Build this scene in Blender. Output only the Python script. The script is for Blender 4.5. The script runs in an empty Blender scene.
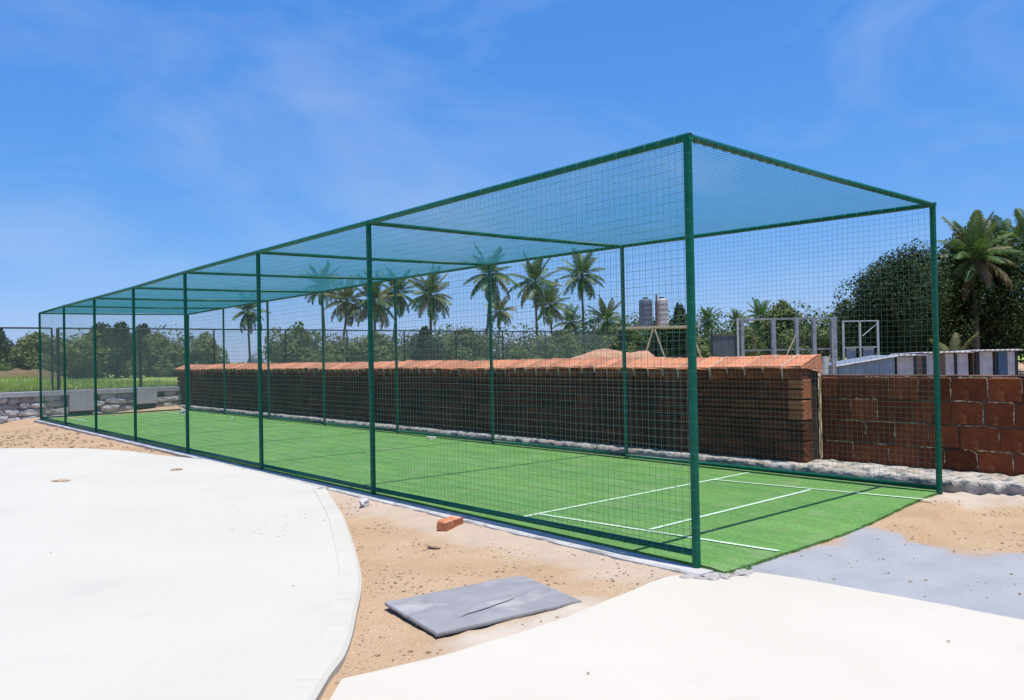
import bpy, bmesh, math, random
import numpy as np
from mathutils import Vector, Matrix, noise as mnoise

R = math.radians
random.seed(7)
rng = np.random.default_rng(11)
scene = bpy.context.scene
col = scene.collection

# ---------------------------------------------------------------- camera
YAW, PIT, ROL = 0.70874, 0.00822, -0.0198
CAM = Vector((-4.683, -3.5017, 1.5179))
fw = Vector((math.sin(YAW) * math.cos(PIT), math.cos(YAW) * math.cos(PIT), math.sin(PIT)))
rt = Vector((math.cos(YAW), -math.sin(YAW), 0))
up = rt.cross(fw)
r2 = rt * math.cos(ROL) + up * math.sin(ROL)
u2 = -rt * math.sin(ROL) + up * math.cos(ROL)
cd = bpy.data.cameras.new('camera')
cd.sensor_width = 36
cd.lens = 804.37 / 1024 * 36
cd.clip_start = 0.05
cd.clip_end = 8000
cam = bpy.data.objects.new('camera', cd)
col.objects.link(cam)
m = Matrix((r2, u2, -fw)).transposed().to_4x4()
m.translation = CAM
cam.matrix_world = m
scene.camera = cam

# ---------------------------------------------------------------- light
SUN = Vector((0.07, -0.60, 3.06)).normalized()
el = math.asin(SUN.z)
az = math.atan2(SUN.x, SUN.y)
w = bpy.data.worlds.new('World')
scene.world = w
w.use_nodes = True
nt = w.node_tree
nt.nodes.clear()
def wn(t): return nt.nodes.new(t)
sky = wn('ShaderNodeTexSky')
sky.sky_type = 'NISHITA'
sky.sun_disc = False
sky.sun_elevation = el
sky.sun_rotation = az
sky.altitude = 900
sky.air_density = 1.0
sky.dust_density = 0.3
sky.ozone_density = 2.0
tc = wn('ShaderNodeTexCoord')
mp = wn('ShaderNodeMapping')
mp.inputs['Rotation'].default_value = (0, 0, R(-18))
mp.inputs['Scale'].default_value = (1.1, 2.4, 4.2)
mp.inputs['Location'].default_value = (-7.41, 5.41, -1.61)
n1 = wn('ShaderNodeTexNoise'); n1.inputs['Scale'].default_value = 1.5; n1.inputs['Detail'].default_value = 7; n1.inputs['Roughness'].default_value = .55; n1.inputs['Distortion'].default_value = .6
cr = wn('ShaderNodeValToRGB')
cr.color_ramp.elements[0].position = .475; cr.color_ramp.elements[0].color = (0, 0, 0, 1)
cr.color_ramp.elements[1].position = .85; cr.color_ramp.elements[1].color = (.40, .40, .40, 1)
# the photograph is processed to a deep azure: one even colour grade over the whole sky
sp = wn('ShaderNodeSeparateColor'); cb = wn('ShaderNodeCombineColor')
for k_, (pw, g_) in enumerate(((1.0, .50), (.60, 1.38), (.30, 3.98))):
    a_ = wn('ShaderNodeMath'); a_.operation = 'POWER'; a_.inputs[1].default_value = pw
    b_ = wn('ShaderNodeMath'); b_.operation = 'MULTIPLY'; b_.inputs[1].default_value = g_
    nt.links.new(sp.outputs[k_], a_.inputs[0]); nt.links.new(a_.outputs[0], b_.inputs[0]); nt.links.new(b_.outputs[0], cb.inputs[k_])
mx = wn('ShaderNodeMixRGB'); mx.inputs['Color2'].default_value = (4.6, 5.4, 7.0, 1)
bg = wn('ShaderNodeBackground'); bg.inputs['Strength'].default_value = 0.10
wo = wn('ShaderNodeOutputWorld')
L = nt.links.new
L(tc.outputs['Generated'], mp.inputs['Vector']); L(mp.outputs[0], n1.inputs['Vector']); L(n1.outputs['Fac'], cr.inputs[0])
L(sky.outputs[0], sp.inputs[0]); L(cb.outputs[0], mx.inputs['Color1']); L(cr.outputs[0], mx.inputs['Fac']); L(mx.outputs[0], bg.inputs['Color'])
L(bg.outputs[0], wo.inputs['Surface'])
sd = bpy.data.lights.new('sun', 'SUN')
sd.energy = 4.4
sd.angle = R(0.53)
sd.color = (1, .965, .91)
so = bpy.data.objects.new('sun', sd)
so.rotation_euler = SUN.to_track_quat('Z', 'Y').to_euler()
so.location = (0, 0, 20)
col.objects.link(so)
vs = scene.view_settings
vs.view_transform = 'Standard'
vs.look = 'None'
vs.gamma = 1
vs.use_curve_mapping = False
vs.exposure = 0.40

# ---------------------------------------------------------------- helpers
class MB:
    """collects geometry, then links it as one mesh object"""
    def __init__(s): s.v = []; s.f = []; s.mi = []; s.cm = 0
    def add(s, vs_, fs):
        b = len(s.v); s.v += [tuple(p) for p in vs_]
        for f in fs: s.f.append(tuple(i + b for i in f)); s.mi.append(s.cm)
        return s
    def box(s, x0, x1, y0, y1, z0, z1):
        v = [(x0,y0,z0),(x1,y0,z0),(x1,y1,z0),(x0,y1,z0),(x0,y0,z1),(x1,y0,z1),(x1,y1,z1),(x0,y1,z1)]
        return s.add(v, [(3,2,1,0),(4,5,6,7),(0,1,5,4),(1,2,6,5),(2,3,7,6),(3,0,4,7)])
    def tube(s, pts, r, n=8, cap=True):
        pts = [Vector(p) for p in pts]
        rs = r if isinstance(r, (list, tuple)) else [r] * len(pts)
        d0 = (pts[-1] - pts[0]).normalized()
        ref = Vector((0, 0, 1)) if abs(d0.z) < .9 else Vector((1, 0, 0))
        vv = []; ff = []
        for i, p in enumerate(pts):
            d = (pts[min(i + 1, len(pts) - 1)] - pts[max(i - 1, 0)]).normalized()
            a = d.cross(ref).normalized(); b = a.cross(d)
            for k in range(n):
                t = 2 * math.pi * k / n
                vv.append(p + (a * math.cos(t) + b * math.sin(t)) * rs[i])
        for i in range(len(pts) - 1):
            for k in range(n):
                k2 = (k + 1) % n
                ff.append((i*n + k, i*n + k2, (i+1)*n + k2, (i+1)*n + k))
        if cap:
            ff.append(tuple(range(n))); ff.append(tuple(range((len(pts)-1)*n + n - 1, (len(pts)-1)*n - 1, -1)))
        return s.add(vv, ff)
    def lathe(s, prof, n=20, o=(0, 0, 0)):
        vv = []; ff = []
        for r_, z in prof:
            for k in range(n):
                t = 2*math.pi*k/n
                vv.append((o[0] + r_*math.cos(t), o[1] + r_*math.sin(t), o[2] + z))
        for i in range(len(prof)-1):
            for k in range(n):
                k2 = (k+1) % n
                ff.append((i*n+k, i*n+k2, (i+1)*n+k2, (i+1)*n+k))
        ff.append(tuple(range((len(prof)-1)*n, len(prof)*n)))
        ff.append(tuple(range(n-1, -1, -1)))
        return s.add(vv, ff)
    def mesh(s, name, mats, smooth=False):
        me = bpy.data.meshes.new(name)
        me.from_pydata(s.v, [], s.f)
        mats = mats if isinstance(mats, (list, tuple)) else [mats]
        for mm in mats: me.materials.append(mm)
        if len(mats) > 1: me.polygons.foreach_set('material_index', s.mi)
        if smooth: me.polygons.foreach_set('use_smooth', [True]*len(me.polygons))
        me.update()
        return me
    def build(s, name, mats, parent=None, smooth=False):
        return link(name, s.mesh(name, mats, smooth), parent)

def link(name, me, parent=None, loc=None):
    o = bpy.data.objects.new(name, me)
    col.objects.link(o)
    if parent: o.parent = parent
    if loc is not None: o.location = loc
    return o
def tag(o, label=None, cat=None, group=None, kind=None):
    if label: o['label'] = label
    if cat: o['category'] = cat
    if group: o['group'] = group
    if kind: o['kind'] = kind
    return o
def thing(name, label, cat, loc=(0, 0, 0), rz=0, group=None):
    o = bpy.data.objects.new(name, None)
    o.empty_display_size = .2
    col.objects.link(o)
    o.location = loc; o.rotation_euler = (0, 0, rz)
    return tag(o, label, cat, group)
def kids(o): return [c for c in col.objects if c.parent == o]
def fbm(x, y, z=0.0, o=4): return mnoise.fractal(Vector((x, y, z)), 1.0, 2.0, o)

# ---------------------------------------------------------------- materials
def mat(name, c1, c2=None, scale=6, rough=.8, bump=0, bscale=60, detail=6, metal=0, spec=.3, coord='Object', trans=0, c3=None, s3=30, f3=.5, stretch=None, vary=0):
    ma = bpy.data.materials.new(name); ma.use_nodes = True
    t = ma.node_tree; N = t.nodes; K = t.links.new
    b = N['Principled BSDF']
    b.inputs['Roughness'].default_value = rough
    b.inputs['Metallic'].default_value = metal
    b.inputs['Specular IOR Level'].default_value = spec
    tcn = N.new('ShaderNodeTexCoord'); vec = tcn.outputs[coord]
    if coord == 'World':
        pass
    if stretch:
        mpn = N.new('ShaderNodeMapping'); mpn.inputs['Scale'].default_value = stretch
        K(vec, mpn.inputs[0]); vec = mpn.outputs[0]
    if c2 is None: c2 = tuple(v*.8 for v in c1)
    nz = N.new('ShaderNodeTexNoise'); nz.inputs['Scale'].default_value = scale; nz.inputs['Detail'].default_value = detail
    K(vec, nz.inputs['Vector'])
    rp = N.new('ShaderNodeValToRGB'); e = rp.color_ramp.elements
    e[0].position = .36; e[0].color = (*c1, 1); e[1].position = .64; e[1].color = (*c2, 1)
    K(nz.outputs['Fac'], rp.inputs[0]); cout = rp.outputs[0]
    if c3 is not None:
        n3 = N.new('ShaderNodeTexNoise'); n3.inputs['Scale'].default_value = s3; n3.inputs['Detail'].default_value = 4
        K(vec, n3.inputs['Vector'])
        r3 = N.new('ShaderNodeValToRGB'); r3.color_ramp.elements[0].position = f3; r3.color_ramp.elements[1].position = min(1, f3+.12)
        K(n3.outputs['Fac'], r3.inputs[0])
        m3 = N.new('ShaderNodeMixRGB'); m3.inputs['Color2'].default_value = (*c3, 1)
        K(r3.outputs[0], m3.inputs['Fac']); K(cout, m3.inputs['Color1']); cout = m3.outputs[0]
    if vary:
        oi = N.new('ShaderNodeObjectInfo'); h = N.new('ShaderNodeHueSaturation')
        mr = N.new('ShaderNodeMapRange'); mr.inputs['To Min'].default_value = 1-vary; mr.inputs['To Max'].default_value = 1+vary
        K(oi.outputs['Random'], mr.inputs['Value']); K(mr.outputs[0], h.inputs['Value']); K(cout, h.inputs['Color']); cout = h.outputs[0]
    K(cout, b.inputs['Base Color'])
    if bump:
        nb = N.new('ShaderNodeTexNoise'); nb.inputs['Scale'].default_value = bscale; nb.inputs['Detail'].default_value = 5
        K(vec, nb.inputs['Vector'])
        bp = N.new('ShaderNodeBump'); bp.inputs['Strength'].default_value = bump; bp.inputs['Distance'].default_value = .02
        K(nb.outputs['Fac'], bp.inputs['Height']); K(bp.outputs[0], b.inputs['Normal'])
    if trans:
        tr = N.new('ShaderNodeBsdfTranslucent'); ms = N.new('ShaderNodeMixShader'); ms.inputs[0].default_value = trans
        K(cout, tr.inputs['Color']); K(b.outputs[0], ms.inputs[1]); K(tr.outputs[0], ms.inputs[2])
        K(ms.outputs[0], N['Material Output'].inputs['Surface'])
    return ma

M = {}
M['paint'] = mat('green_paint', (.002, .112, .062), (.002, .090, .050), 9, .36, .05, 80, spec=.2)
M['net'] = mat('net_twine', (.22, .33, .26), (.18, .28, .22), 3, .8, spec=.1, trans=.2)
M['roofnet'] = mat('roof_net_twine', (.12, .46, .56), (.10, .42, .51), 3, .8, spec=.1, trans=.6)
M['tie'] = mat('tie_cord', (.03, .17, .125), (.02, .12, .09), 40, .7)
M['chalk'] = mat('crease_white', (.56, .68, .50), (.42, .58, .38), 40, .9, .3, 300)
M['concrete'] = mat('pale_concrete', (.486, .460, .392), (.462, .438, .372), .7, .85, .10, 120, c3=(.44, .415, .355), s3=1.3, f3=.60)
M['path'] = mat('path_concrete', (.515, .470, .388), (.49, .446, .367), .8, .88, .10, 120, c3=(.455, .412, .34), s3=1.6, f3=.60)
M['band'] = mat('edge_concrete', (.492, .460, .385), (.46, .430, .36), 2, .87, .10, 100)
M['kerbc'] = mat('kerb_concrete', (.50, .48, .45), (.42, .40, .37), 5, .9, .3, 50, c3=(.28, .22, .16), s3=6, f3=.6)
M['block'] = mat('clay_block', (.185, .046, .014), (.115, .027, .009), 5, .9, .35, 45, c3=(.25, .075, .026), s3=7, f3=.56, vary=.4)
M['block2'] = mat('shaded_clay_block', (.13, .038, .016), (.075, .022, .010), 5, .9, .35, 45, c3=(.15, .065, .036), s3=11, f3=.6, vary=.35)  # deep shade of the long wall face is put into this clay colour
M['medge'] = mat('mortar_edge', (.55, .38, .25), (.30, .19, .11), 14, .95, .4, 60, vary=.3)
M['mortar'] = mat('mortar', (.06, .028, .017), (.16, .10, .065), 2.6, .95, .5, 60)
M['mortard'] = mat('dark_mortar', (.06, .035, .025), (.035, .02, .015), 9, .95, .3, 60)
M['coping'] = mat('terracotta', (.50, .205, .105), (.42, .155, .075), 7, .9, .5, 40, c3=(.50, .30, .21), s3=6, f3=.56, vary=.2)
M['stone'] = mat('rubble_stone', (.42, .42, .42), (.29, .285, .285), 5, .9, .5, 22, c3=(.38, .37, .36), s3=8, f3=.6, vary=.3)
M['cement'] = mat('grey_cement', (.36, .37, .38), (.30, .31, .32), 4, .9, .2, 40)
M['darkmetal'] = mat('dark_metal', (.025, .035, .04), (.02, .025, .03), 9, .5)
M['steel'] = mat('weathered_steel', (.33, .35, .37), (.22, .24, .26), 3, .6, .1, 40, c3=(.2, .21, .22), s3=6, f3=.58)
M['wire'] = mat('galvanised_wire', (.26, .31, .30), (.20, .25, .24), 4, .6)
M['palesteel'] = mat('pale_steel', (.52, .55, .52), (.42, .45, .42), 6, .5)
M['bamboo'] = mat('pale_pole', (.55, .48, .33), (.42, .36, .24), 9, .7)
M['rust'] = mat('rusty_sheet', (.17, .125, .10), (.11, .09, .08), 4, .8, stretch=(1, 1, .3))
M['whitesheet'] = mat('white_sheet', (.46, .47, .50), (.34, .35, .38), 3, .6, c3=(.33, .31, .32), s3=5, f3=.6)
M['bluesheet'] = mat('blue_grey_sheet', (.19, .27, .38), (.15, .22, .31), 4, .6, c3=(.3, .36, .43), s3=6, f3=.58)
M['bluedoor'] = mat('blue_door', (.06, .13, .22), (.05, .105, .18), 5, .5)
M['roofsheet'] = mat('roof_sheet', (.56, .56, .56), (.44, .44, .44), 4, .6, c3=(.36, .33, .3), s3=4, f3=.62)
M['blueroof'] = mat('lean_roof', (.21, .24, .28), (.16, .18, .22), 4, .6)
M['tankdark'] = mat('tank_dark', (.12, .14, .19), (.09, .11, .15), 4, .5)
M['tankpale'] = mat('tank_pale', (.46, .44, .44), (.36, .34, .34), 4, .5)
M['slab'] = mat('slate', (.27, .262, .262), (.20, .195, .205), 2.2, .75, .22, 22, detail=10, c3=(.34, .33, .32), s3=2.0, f3=.53, stretch=(1, 1.9, 1))
M['brickm'] = mat('loose_brick', (.52, .20, .09), (.42, .14, .06), 14, .9, .5, 40, c3=(.56, .36, .24), s3=12, f3=.55)
M['rockm'] = mat('pale_rock', (.55, .53, .50), (.42, .40, .37), 14, .9, .5, 30)
M['pebble'] = mat('pebble', (.44, .32, .205), (.35, .25, .16), 12, .95, .3, 40, vary=.2)
M['bark'] = mat('bark', (.10, .075, .055), (.06, .045, .035), 6, .95, .5, 20, stretch=(1, 1, .3))
M['palmbark'] = mat('palm_bark', (.17, .145, .12), (.10, .085, .07), 3, .95, .4, 14, stretch=(.4, .4, 5))
M['frond'] = mat('palm_frond', (.10, .165, .035), (.065, .125, .03), .8, .5, trans=.28, spec=.5, vary=.25)
M['frondy'] = mat('palm_frond_yellow', (.20, .19, .055), (.13, .14, .04), .8, .5, trans=.28, spec=.5, vary=.2)
M['frondb'] = mat('palm_frond_dry', (.27, .20, .11), (.18, .13, .07), .8, .7, trans=.2, vary=.2)
M['leafd'] = mat('dark_leaves', (.020, .037, .012), (.044, .068, .021), .55, .7, trans=.12, spec=.15)
M['leafm'] = mat('mid_leaves', (.11, .15, .048), (.17, .20, .065), .7, .7, trans=.2, spec=.15)
M['leafl'] = mat('light_leaves', (.11, .15, .05), (.17, .20, .075), .8, .7, trans=.25, spec=.15)
M['grassb'] = mat('grass_blades', (.26, .36, .05), (.34, .38, .07), .5, .6, trans=.3)
M['bank'] = mat('brown_earth', (.16, .11, .05), (.11, .08, .035), .9, .95, .3, 6)
M['redearth'] = mat('red_earth', (.46, .26, .16), (.38, .20, .12), 1.5, .95, .4, 12)
M['fieldm'] = mat('field_grass', (.17, .25, .045), (.23, .28, .06), .25, .95, .4, 9, c3=(.24, .21, .09), s3=.5, f3=.6)

def turf_mat():
    ma = bpy.data.materials.new('artificial_turf'); ma.use_nodes = True
    t = ma.node_tree; N = t.nodes; K = t.links.new; b = N['Principled BSDF']
    b.inputs['Roughness'].default_value = .85; b.inputs['Specular IOR Level'].default_value = .15
    tcn = N.new('ShaderNodeTexCoord')
    a = N.new('ShaderNodeTexNoise'); a.inputs['Scale'].default_value = 220; a.inputs['Detail'].default_value = 3
    c = N.new('ShaderNodeTexNoise'); c.inputs['Scale'].default_value = .9; c.inputs['Detail'].default_value = 5
    K(tcn.outputs['Object'], a.inputs[0]); K(tcn.outputs['Object'], c.inputs[0])
    r1 = N.new('ShaderNodeValToRGB'); e = r1.color_ramp.elements
    e[0].position = .3; e[0].color = (.088, .205, .050, 1); e[1].position = .72; e[1].color = (.175, .365, .100, 1)
    K(a.outputs['Fac'], r1.inputs[0])
    r2_ = N.new('ShaderNodeValToRGB'); e = r2_.color_ramp.elements
    e[0].position = .35; e[0].color = (.86, .9, .9, 1); e[1].position = .7; e[1].color = (1.12, 1.04, 1.0, 1)
    K(c.outputs['Fac'], r2_.inputs[0])
    mu = N.new('ShaderNodeMixRGB'); mu.blend_type = 'MULTIPLY'; mu.inputs[0].default_value = 1
    K(r1.outputs[0], mu.inputs[1]); K(r2_.outputs[0], mu.inputs[2]); K(mu.outputs[0], b.inputs['Base Color'])
    # pile lying in different directions, worn streaks along the length, dusty scuffs
    mpp = N.new('ShaderNodeMapping'); mpp.inputs['Scale'].default_value = (7, .7, 1); K(tcn.outputs['Object'], mpp.inputs[0])
    st = N.new('ShaderNodeTexNoise'); st.inputs['Scale'].default_value = 1.6; st.inputs['Detail'].default_value = 6; K(mpp.outputs[0], st.inputs[0])
    g2 = N.new('ShaderNodeTexNoise'); g2.inputs['Scale'].default_value = 48; g2.inputs['Detail'].default_value = 4; K(tcn.outputs['Object'], g2.inputs[0])
    def rmp(src, p0, v0, p1, v1):
        q = N.new('ShaderNodeMapRange'); q.inputs['From Min'].default_value = p0; q.inputs['From Max'].default_value = p1; q.inputs['To Min'].default_value = v0; q.inputs['To Max'].default_value = v1; K(src, q.inputs['Value']); return q.outputs[0]
    m1 = N.new('ShaderNodeMath'); m1.operation = 'MULTIPLY'; K(rmp(st.outputs['Fac'], .3, .84, .7, 1.14), m1.inputs[0]); K(rmp(g2.outputs['Fac'], .3, .74, .7, 1.26), m1.inputs[1])
    mv = N.new('ShaderNodeMixRGB'); mv.blend_type = 'MULTIPLY'; mv.inputs[0].default_value = 1; K(mu.outputs[0], mv.inputs[1]); K(m1.outputs[0], mv.inputs[2])
    du = N.new('ShaderNodeTexNoise'); du.inputs['Scale'].default_value = 2.3; du.inputs['Detail'].default_value = 9; du.inputs['Roughness'].default_value = .7; K(tcn.outputs['Object'], du.inputs[0])
    dm = N.new('ShaderNodeMixRGB'); dm.inputs[2].default_value = (.24, .30, .15, 1); K(rmp(du.outputs['Fac'], .50, 0, .75, .75), dm.inputs[0]); K(mv.outputs[0], dm.inputs[1]); K(dm.outputs[0], b.inputs['Base Color'])
    bp = N.new('ShaderNodeBump'); bp.inputs['Strength'].default_value = .8; bp.inputs['Distance'].default_value = .010
    K(a.outputs['Fac'], bp.inputs['Height']); K(bp.outputs[0], b.inputs['Normal'])
    return ma
M['turf'] = turf_mat()

def ground_mat():
    ma = bpy.data.materials.new('sandy_soil'); ma.use_nodes = True
    t = ma.node_tree; N = t.nodes; K = t.links.new; b = N['Principled BSDF']
    b.inputs['Roughness'].default_value = .95; b.inputs['Specular IOR Level'].default_value = .1
    tcn = N.new('ShaderNodeTexCoord'); P = tcn.outputs['Object']
    def nz(s, d=6):
        q = N.new('ShaderNodeTexNoise'); q.inputs['Scale'].default_value = s; q.inputs['Detail'].default_value = d; K(P, q.inputs[0]); return q.outputs['Fac']
    def ramp(src, p0, c0, p1, c1):
        q = N.new('ShaderNodeValToRGB'); e = q.color_ramp.elements
        e[0].position = p0; e[0].color = (*c0, 1); e[1].position = p1; e[1].color = (*c1, 1); K(src, q.inputs[0]); return q.outputs[0]
    def mix(f, a, c):
        q = N.new('ShaderNodeMixRGB'); K(f, q.inputs[0]); K(a, q.inputs[1]); K(c, q.inputs[2]); return q.outputs[0]
    def attr(nm):
        q = N.new('ShaderNodeAttribute'); q.attribute_name = nm; return q.outputs['Fac']
    sand = ramp(nz(1.6), .35, (.36, .24, .142), .68, (.42, .295, .185))
    fine = ramp(nz(55, 4), .60, (0, 0, 0), .72, (1, 1, 1))
    dk = N.new('ShaderNodeRGB'); dk.outputs[0].default_value = (.24, .155, .09, 1)
    sand = mix(fine, sand, dk.outputs[0])
    fine2 = ramp(nz(38, 4), .62, (0, 0, 0), .72, (1, 1, 1))
    lt = N.new('ShaderNodeRGB'); lt.outputs[0].default_value = (.50, .385, .26, 1)
    sand = mix(fine2, sand, lt.outputs[0])
    grey = ramp(nz(2.2), .35, (.27, .275, .285), .7, (.325, .325, .33))
    pale = ramp(nz(3), .35, (.50, .43, .35), .7, (.42, .36, .30))
    c = mix(attr('dust'), sand, grey); c = mix(attr('pale'), c, pale)
    K(c, b.inputs['Base Color'])
    bp = N.new('ShaderNodeBump'); bp.inputs['Strength'].default_value = .55; bp.inputs['Distance'].default_value = .015
    K(nz(34, 8), bp.inputs['Height']); K(bp.outputs[0], b.inputs['Normal'])
    return ma
M['ground'] = ground_mat()

# ---------------------------------------------------------------- ground sheet
def smooth(a, b, x):
    t = min(1, max(0, (x - a) / (b - a))); return t*t*(3-2*t)
def gh(x, y):
    h = -.055 + .012*fbm(x*1.3, y*1.3, 3) + .011*fbm(x*6, y*6, 8) + .006*fbm(x*17, y*17, 4)*(.4 + .8*max(0, fbm(x*.9, y*.9, 20)))
    # eroded bank by the kerb of the cage
    if -1.0 < x < .1 and -.3 < y < 6:
        h += .03*smooth(-.55, -.2, x + .12*fbm(x*2, y*2, 1))
    # raised rubble strip in front of the block wall
    k = smooth(4.1, 4.5, x + .12*fbm(x*2, y*2.5, 5)) * smooth(.6, -.1, y) * smooth(-9, -6, y)
    h += k*(.07 + .05*fbm(x*5, y*5, 2))
    # the site falls away at the far left and heaps up at the far right of the cage
    h -= .24*smooth(15, 24, y)*smooth(.2, -1.5, x)
    h += .14*smooth(22.9, 24.2, y)*smooth(1.6, 4.3, x)
    if x > .3: h = max(h, -.008 + .006*fbm(x*5, y*5, 2)) if abs(y+.24-.25*smooth(1.4, 4.3, x)) < .35 else h
    if 0 < x < 4.22 and -.17 + .2*smooth(1.4, 4.3, x) < y < 22.7: h = -.09
    return h
def in_dust(x, y):
    n = .3*fbm(x*1.1, y*1.1, 9) + .12*fbm(x*4, y*4, 2)
    return smooth(.05, .25, x + n + .2) * smooth(2.05, 1.75, x + n*1.3 + .28*(y+.3)) * smooth(-.12, -.34, y + .7*n)
def in_pale(x, y):
    n = .2*fbm(x*1.7, y*1.7, 4) + .1*fbm(x*6, y*6, 2)
    a = smooth(4.0, 4.4, x + n) * smooth(.6, .0, y) * smooth(-9, -6, y) * (.75)
    b_ = smooth(3.6, 4.2, x+n)*smooth(.3,-.1,y)*smooth(-.9,-.2,y+n) * .8
    e = .5*smooth(-.75, -.35, x+n)*smooth(.2, -.1, x)*smooth(6, 5, y)*smooth(-.3, .2, y)
    k = .9*smooth(.24, .10, y + n*.5)*smooth(-2.3, -1.9, x)*smooth(-.75, -1.1, x)*(1 if y > -.3 else 0)
    return max(a, b_, e, k)
def axis(lo, hi, step, far):
    a = list(np.arange(lo, hi + step/2, step)); d = step; p = hi
    while p < far: d *= 1.28; p += d; a.append(p)
    d = step; p = lo; pre = []
    while p > -far: d *= 1.28; p -= d; pre.append(p)
    return pre[::-1] + a
xs = axis(-3.4, 5.4, .04, 3000); ys = axis(-2.6, 5.6, .04, 3000)
# a finer far patch so the sandy heap at the far left keeps its form
ys = sorted(ys + list(np.arange(8, 25, .35)))
gv = []; dust = []; pale = []
for y in ys:
    for x in xs:
        gv.append((x, y, gh(x, y) if abs(x) < 60 and abs(y) < 80 else -.05)); dust.append(in_dust(x, y)); pale.append(in_pale(x, y))
nx = len(xs); gf = []
for j in range(len(ys)-1):
    for i in range(nx-1):
        a = j*nx + i; gf.append((a, a+1, a+nx+1, a+nx))
me = bpy.data.meshes.new('ground'); me.from_pydata(gv, [], gf); me.materials.append(M['ground'])
for nm, dat in (('dust', dust), ('pale', pale)):
    at_ = me.attributes.new(nm, 'FLOAT', 'POINT'); at_.data.foreach_set('value', dat)
me.polygons.foreach_set('use_smooth', [True]*len(me.polygons))
tag(link('ground', me), 'orange sandy soil with grey dust and pale rubble patches around the cage', kind='structure')

# ---------------------------------------------------------------- paved sheets
def catmull(P, n=8):
    out = []
    for i in range(len(P)-1):
        p0 = P[max(i-1, 0)]; p1 = P[i]; p2 = P[i+1]; p3 = P[min(i+2, len(P)-1)]
        for k in range(n):
            t = k/n
            out.append(tuple(.5*((2*p1[d]) + (-p0[d]+p2[d])*t + (2*p0[d]-5*p1[d]+4*p2[d]-p3[d])*t*t + (-p0[d]+3*p1[d]-3*p2[d]+p3[d])*t**3) for d in (0, 1)))
    out.append(P[-1]); return out
def slab_poly(name, pts, z, depth, m_, wob=0):
    bm = bmesh.new()
    vv = [bm.verts.new((x + wob*fbm(x*5, y*5, 1), y + wob*fbm(x*5, y*5, 7), z)) for x, y in pts]
    f = bm.faces.new(vv); f.normal_update()
    if f.normal.z < 0: f.normal_flip()
    r = bmesh.ops.extrude_face_region(bm, geom=[f])
    bmesh.ops.translate(bm, verts=[e for e in r['geom'] if isinstance(e, bmesh.types.BMVert)], vec=(0, 0, 0))
    top = [e for e in r['geom'] if isinstance(e, bmesh.types.BMFace)][0]
    # original ring goes down
    tv = set(top.verts)
    for v in bm.verts:
        if v not in tv: v.co.z -= depth
    bmesh.ops.triangulate(bm, faces=[g for g in bm.faces if len(g.verts) > 4])
    bmesh.ops.recalc_face_normals(bm, faces=bm.faces)
    mm = bpy.data.meshes.new(name); bm.to_mesh(mm); bm.free(); mm.materials.append(m_)
    return link(name, mm)
curve = catmull([(-4.4, -1.9), (-3.5, -.72), (-2.88, .02), (-2.60, .32), (-2.27, .80), (-1.74, 1.66), (-.90, 3.40), (-.52, 4.30), (-.14, 5.22)], 8)
inner = []
for i, (x, y) in enumerate(curve):
    a = curve[max(i-1, 0)]; b = curve[min(i+1, len(curve)-1)]
    dx, dy = b[0]-a[0], b[1]-a[1]; l = math.hypot(dx, dy)
    inner.append((x - dy/l*.155, y + dx/l*.155))
far_edge = [(-.12, 9.4), (-.40, 10.5), (-.58, 11.6), (-1.05, 12.9), (-2.13, 14.2), (-4, 15.4), (-9, 18.2), (-16, 19), (-22, 10), (-22, -9), (-9, -9), (-4.6, -2.0)]
apron = slab_poly('concrete_apron', inner + [(-.12, 5.4)] + far_edge, -.010, .14, M['concrete'])
tag(apron, 'wide sunlit white concrete apron left of the cage', kind='structure')
band = MB()
for i in range(len(curve)-1):
    (x0, y0), (x1, y1) = curve[i], curve[i+1]; (a0, b0), (a1, b1) = inner[i], inner[i+1]
    g = .006
    def lerp(p, q, t): return (p[0] + (q[0]-p[0])*t, p[1] + (q[1]-p[1])*t)
    k0 = lerp((a0, b0), (x0, y0), 0); k1 = lerp((a1, b1), (x1, y1), 0)
    e0 = lerp((a0, b0), (x0, y0), .85); e1 = lerp((a1, b1), (x1, y1), .85)
    zt = -.004 + .0015*fbm(x0*3, y0*3)
    v = [(*k0, -.14), (*k0, zt), (*e0, zt), (x0, y0, -.022), (x0, y0, -.14), (*k1, -.14), (*k1, zt), (*e1, zt), (x1, y1, -.022), (x1, y1, -.14)]
    band.add(v, [(0, 1, 6, 5), (1, 2, 7, 6), (2, 3, 8, 7), (3, 4, 9, 8)])
tag(band.build('kerb', M['band'], smooth=False), 'curved pale concrete kerb edging the apron', kind='structure')
path_edge = catmull([(-2.80, .0), (-2.2, -.09), (-1.5, -.10), (-.85, -.03), (-.30, .03), (-.05, -.10), (.20, -.26), (.30, -.62), (.36, -1.1), (.42, -1.93), (.5, -3.6), (.4, -8)], 5)
pth = slab_poly('path', path_edge + [(-8.5, -8.9), (-4.5, -2.05), (-3.42, -.70)], -.016, .12, M['path'], .012)
tag(pth, 'pale concrete path running in front of the cage', kind='structure')

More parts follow.
